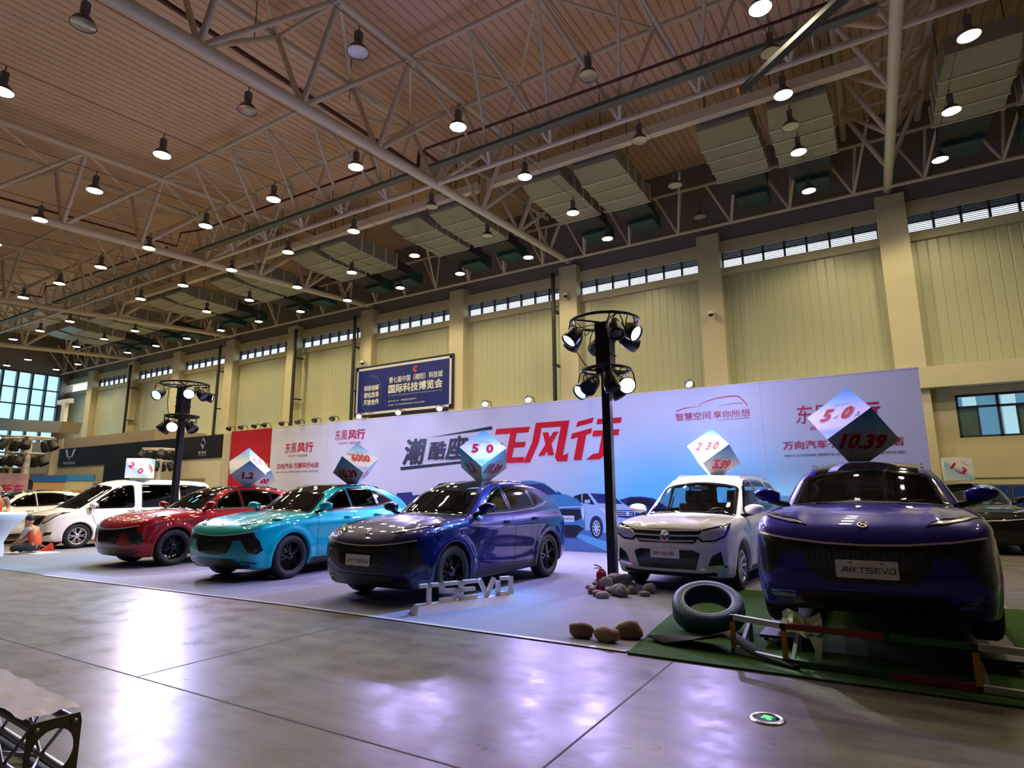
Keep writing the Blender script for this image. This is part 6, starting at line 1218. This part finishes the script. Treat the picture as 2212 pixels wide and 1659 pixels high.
STAND = dict(pelvis=(0, 0, .92), waist=(0, 0, 1.08), chest=(.01, 0, 1.28), neck=(.02, 0, 1.46), head0=(.03, 0, 1.52), face=(1, 0, -.2), shl=(.01, .19, 1.38), ell=(.06, .26, 1.12), wrl=(.26, .18, 1.05), pal=(.34, .15, 1.06), shr=(.01, -.19, 1.38), elr=(.06, -.26, 1.12), wrr=(.26, -.16, 1.05), par=(.34, -.13, 1.06),
    hil=(0, .10, .88), knl=(.03, .11, .49), anl=(0, .12, .09), tol=(.15, .13, .04), hir=(0, -.10, .88), knr=(.02, -.11, .49), anr=(-.02, -.12, .09), tor=(.13, -.13, .04))
person('person in an orange vest standing behind the white counter at the edge of the view', (-20.05, 6.72, .012), -.15, STAND)

# truss section lying at the near corner
t = thing('truss_section', 'aluminium stage truss end lying on the floor with a plastic sheet over it', 'truss', (-3.745, 1.63, 0), 3.079)
M_ALU = mat('dull_aluminium', (.33, .33, .34), .4, .8, noise=.15); M_PLATEO = mat('olive_brown_steel_plate', (.10, .085, .045), .5, .4, noise=.25, nscale=14)
# local +x runs along the truss away from the end plate
a_ = .118; hz = .32
mb = MB(); n = 32; out = []
sqp = [(-a_, 0), (a_, 0), (a_, hz), (-a_, hz)]; R = .095
vs = []; 
for x in (-.012, .0):
    for k in range(n):
        th = 2*PI*k/n; c, s_ = math.cos(th), math.sin(th); m_ = max(abs(c)/a_, abs(s_)/(hz/2)); vs.append((x, c/m_, hz/2+s_/m_))
    for k in range(n): th = 2*PI*k/n; vs.append((x, R*math.cos(th), hz/2+R*1.15*math.sin(th)))
fs = []
for k in range(n):
    k2 = (k+1) % n; fs += [(k, n+k, n+k2, k2), (2*n+k, 2*n+k2, 3*n+k2, 3*n+k), (k, k2, 2*n+k2, 2*n+k), (n+k, 3*n+k, 3*n+k2, n+k2)]
mb.add(vs, fs); mb.build('end_plate', M_PLATEO, t)
for y in (-a_+.035, a_-.035):
    for z in (.035, hz-.035):
        mb = MB(); mb.tube([(0, y, z), (2.0, y, z)], .022, 10); mb.build('main_tube', M_ALU, t); MB().lathe([(0, .004), (.012, .004), (.012, -.002)], 12, frame((-.016, y*1.0, z), (0, 1, 0), (0, 0, -1))).build('bolt', M_ALU, t)
b1 = a_-.035
for k in range(6):
    x0_, x1_ = .05+k*.32, .05+(k+1)*.32
    for y in (-b1, b1): MB().tube([(x0_, y, .035 if k % 2 else hz-.035), (x1_, y, hz-.035 if k % 2 else .035)], .010, 6).build('lacing_tube', M_ALU, t)
    for z in (.035, hz-.035): MB().tube([(x0_, -b1 if k % 2 else b1, z), (x1_, b1 if k % 2 else -b1, z)], .010, 6).build('lacing_tube', M_ALU, t)
def sheet():
    rnd = random.Random(5); nx, ny = 22, 12; mb = MB(); vs = [(.04+1.9*i/(nx-1), -a_-.01+(2*a_+.02)*j/(ny-1)+.006*rnd.uniform(-1, 1), hz+.004+.010*abs(math.sin(i*.9+j*.5))+.008*rnd.random()) for j in range(ny) for i in range(nx)]
    fs = [(j*nx+i, j*nx+i+1, (j+1)*nx+i+1, (j+1)*nx+i) for j in range(ny-1) for i in range(nx-1)]; mb.add(vs, fs, True); return mb
o = sheet().build('plastic_sheet', mat('pale_pink_plastic_sheet', (.55, .47, .46), .22, noise=.25, nscale=3)); o.matrix_basis = Matrix.Translation((-3.745, 1.63, .002)) @ Matrix.Rotation(t.rotation_euler.z, 4, 'Z'); tag(o, 'pale crinkled plastic sheet draped on the truss section at the near corner', 'plastic sheet')

# blue banner on the pillars
t = thing('expo_banner', 'large dark blue expo banner with white characters hung between two pillars', 'banner', (0, 0, 0)); NY = WALL_Y-.53
M_BAN = mat('banner_navy_print', (.008, .016, .17), .45, noise=.12); M_BANW = mat('banner_white_print', (.62, .64, .60), .5); M_BANG = mat('banner_line_print', (.10, .16, .42), .5)
MB().box((-23.38, NY, 5.42), (-16.86, NY+.05, 8.08)).build('board', mat('banner_dark_edge', (.01, .01, .05), .5), t)
mb = MB()
for a, b in (((-23.25, 5.5), (-16.98, 5.62)), ((-23.25, 7.86), (-16.98, 7.98)), ((-23.25, 5.5), (-23.13, 7.98)), ((-17.1, 5.5), (-16.98, 7.98))): mb.box((a[0], NY-.012, a[1]), (b[0], NY-.006, b[1]))
mb.build('white_border', M_BANW, t); MB().box((-23.13, NY-.01, 5.62), (-17.1, NY-.002, 7.86)).build('blue_field', M_BAN, t)
bt = lambda s, x0, x1, z0, z1, m=M_BANW, **k: wall_text('lettering', s, x0, x1, z0, z1, NY-.02, m, t, **k)
bt('第七届中国（绵阳）科技城', -20.95, -17.5, 7.0, 7.33, bold=.02); bt('国际科技博览会', -20.97, -17.5, 6.47, 6.93, bold=.03); bt('The 7th China Mianyang Science & Technology City International High-Tech Expo', -20.95, -17.5, 6.32, 6.38); bt('2019.09.05-09    绵阳国际会展中心', -20.97, -19.1, 6.03, 6.13); bt('主办单位：中华人民共和国科学技术部  四川省人民政府', -20.97, -18.6, 5.83, 5.92)
for i, s in enumerate(('科技创新', '深化改革', '开放合作')): bt(s, -22.68, -21.62, 6.74-.37*i, 7.04-.37*i, bold=.04)
mb = MB()
for k in range(3): mb.tube([(-22.15+.72*math.cos(a)*(1, .55, .2)[k], NY-.014, 6.55+1.0*math.sin(a)) for a in np.linspace(0, 2*PI, 25)[:-1]], .010, 4, closed=True)
for dz in (-.5, 0, .5): w_ = .72*math.sqrt(1-dz*dz); mb.tube([(-22.15-w_, NY-.014, 6.55+dz), (-22.15, NY-.014, 6.55+dz-.1), (-22.15+w_, NY-.014, 6.55+dz)], .010, 4)
mb.build('globe_lines', M_BANG, t); o = MB().prism([(-19.2+.17*math.cos(a), 7.58+.17*math.sin(a)) for a in np.linspace(.6, 5.2, 14)]+[(-19.2+.06*math.cos(a), 7.6+.06*math.sin(a)) for a in np.linspace(5.2, .6, 10)], 0, .01, frame((0, NY-.012, 0), (1, 0, 0), (0, 0, 1))).build('emblem', mat('banner_red_print', (.55, .06, .05), .5), t)
# blue cabinets by the wall
for k, x in enumerate((2.95, 3.47, 3.99)):
    t = thing('locker', 'blue metal cabinet by the yellow wall, %s from the price cube on the black car' % ('first', 'second', 'third')[k], 'cabinet', (x, WALL_Y-.32, 0), 0, 'blue cabinets'); MB().box((-.25, -.25, .02), (.25, .25, 1.62), bev=.01).build('carcass', M_TRAY, t)
    for z in (.06, .46, .86, 1.24): d_ = MB().box((-.22, -.265, z), (.22, -.245, z+.34), bev=.005).build('door', mat('cabinet_blue', (.015, .05, .25), .4, noise=.1), t); MB().box((.14, -.28, z+.14), (.16, -.265, z+.22)).build('handle', M_SILVERRIM, d_)
# ------------------------------------------------------------------ the cars
PT_ = dict(red=paint('deep_red_paint', (.27, .004, .010), .15), teal=paint('teal_paint', (.0, .36, .40), .15), navy=paint('dark_blue_paint', (.002, .007, .075), .12), royal=paint('royal_blue_paint', (.008, .005, .27), .12), white=paint('white_paint', (.80, .80, .80), .0), black=paint('black_paint', (.005, .005, .006), .1), silver=paint('silver_white_paint', (.62, .62, .60), .1))
CH = {M_CHROME: M_GLOSSBLACK}
c1 = build_t5('dark blue crossover coupe with white front plate, behind the letter sign', PT_['navy']); c1.location = (-5.99, 8.25, .013); c1.rotation_euler = (0, 0, math.radians(-90.86))
def t5(label, col, loc, rz, pitch=0, plate=True):
    c = dup(c1, loc, rz, label, swap={PT_['navy']: PT_[col]})
    if pitch: c.rotation_euler = (0, pitch, rz)
    if not plate:
        for k in [k for k in c.children if k.name.startswith('license_plate')]:
            for q in list(k.children): bpy.data.objects.remove(q)
            bpy.data.objects.remove(k)
    return c
t5('teal crossover coupe between the red car and the dark blue car', 'teal', (-9.89, 8.53, .013), math.radians(-86), plate=False)
t5('deep red crossover coupe in front of the black light tower', 'red', (-13.58, 8.72, .013), math.radians(-90.9), plate=False)
t5('royal blue crossover coupe raised on the welded ramp', 'royal', (-.13, 7.99, .15), math.radians(-90.8), -.045)
t5('white car parked across behind the red car, only its roof showing', 'white', (-17.2, 12.5, .013), 0, plate=False)
t5('black car with price cube parked beyond the backdrop end by the cabinets', 'black', (1.95, 19.8, 0.004), math.radians(-88), plate=False)
t5('silver white car beyond the nose of the white people carrier', 'silver', (-23.9, 8.6, 0), math.radians(-92), plate=False)
t5('black car behind the silver white one at the neighbouring stand', 'black', (-26.6, 8.9, 0), math.radians(-92), plate=False)
s6 = build_sx6('white boxy crossover with chrome grille between the light tower and the royal blue car', PT_['white']); s6.location = (-2.65, 11.14, .013); s6.rotation_euler = (0, 0, math.radians(-93.9))
vn = build_van('long white people carrier with dark side windows at the end of the row', PT_['white']); vn.location = (-20.1, 9.85, .013); vn.rotation_euler = (0, 0, math.radians(-91))
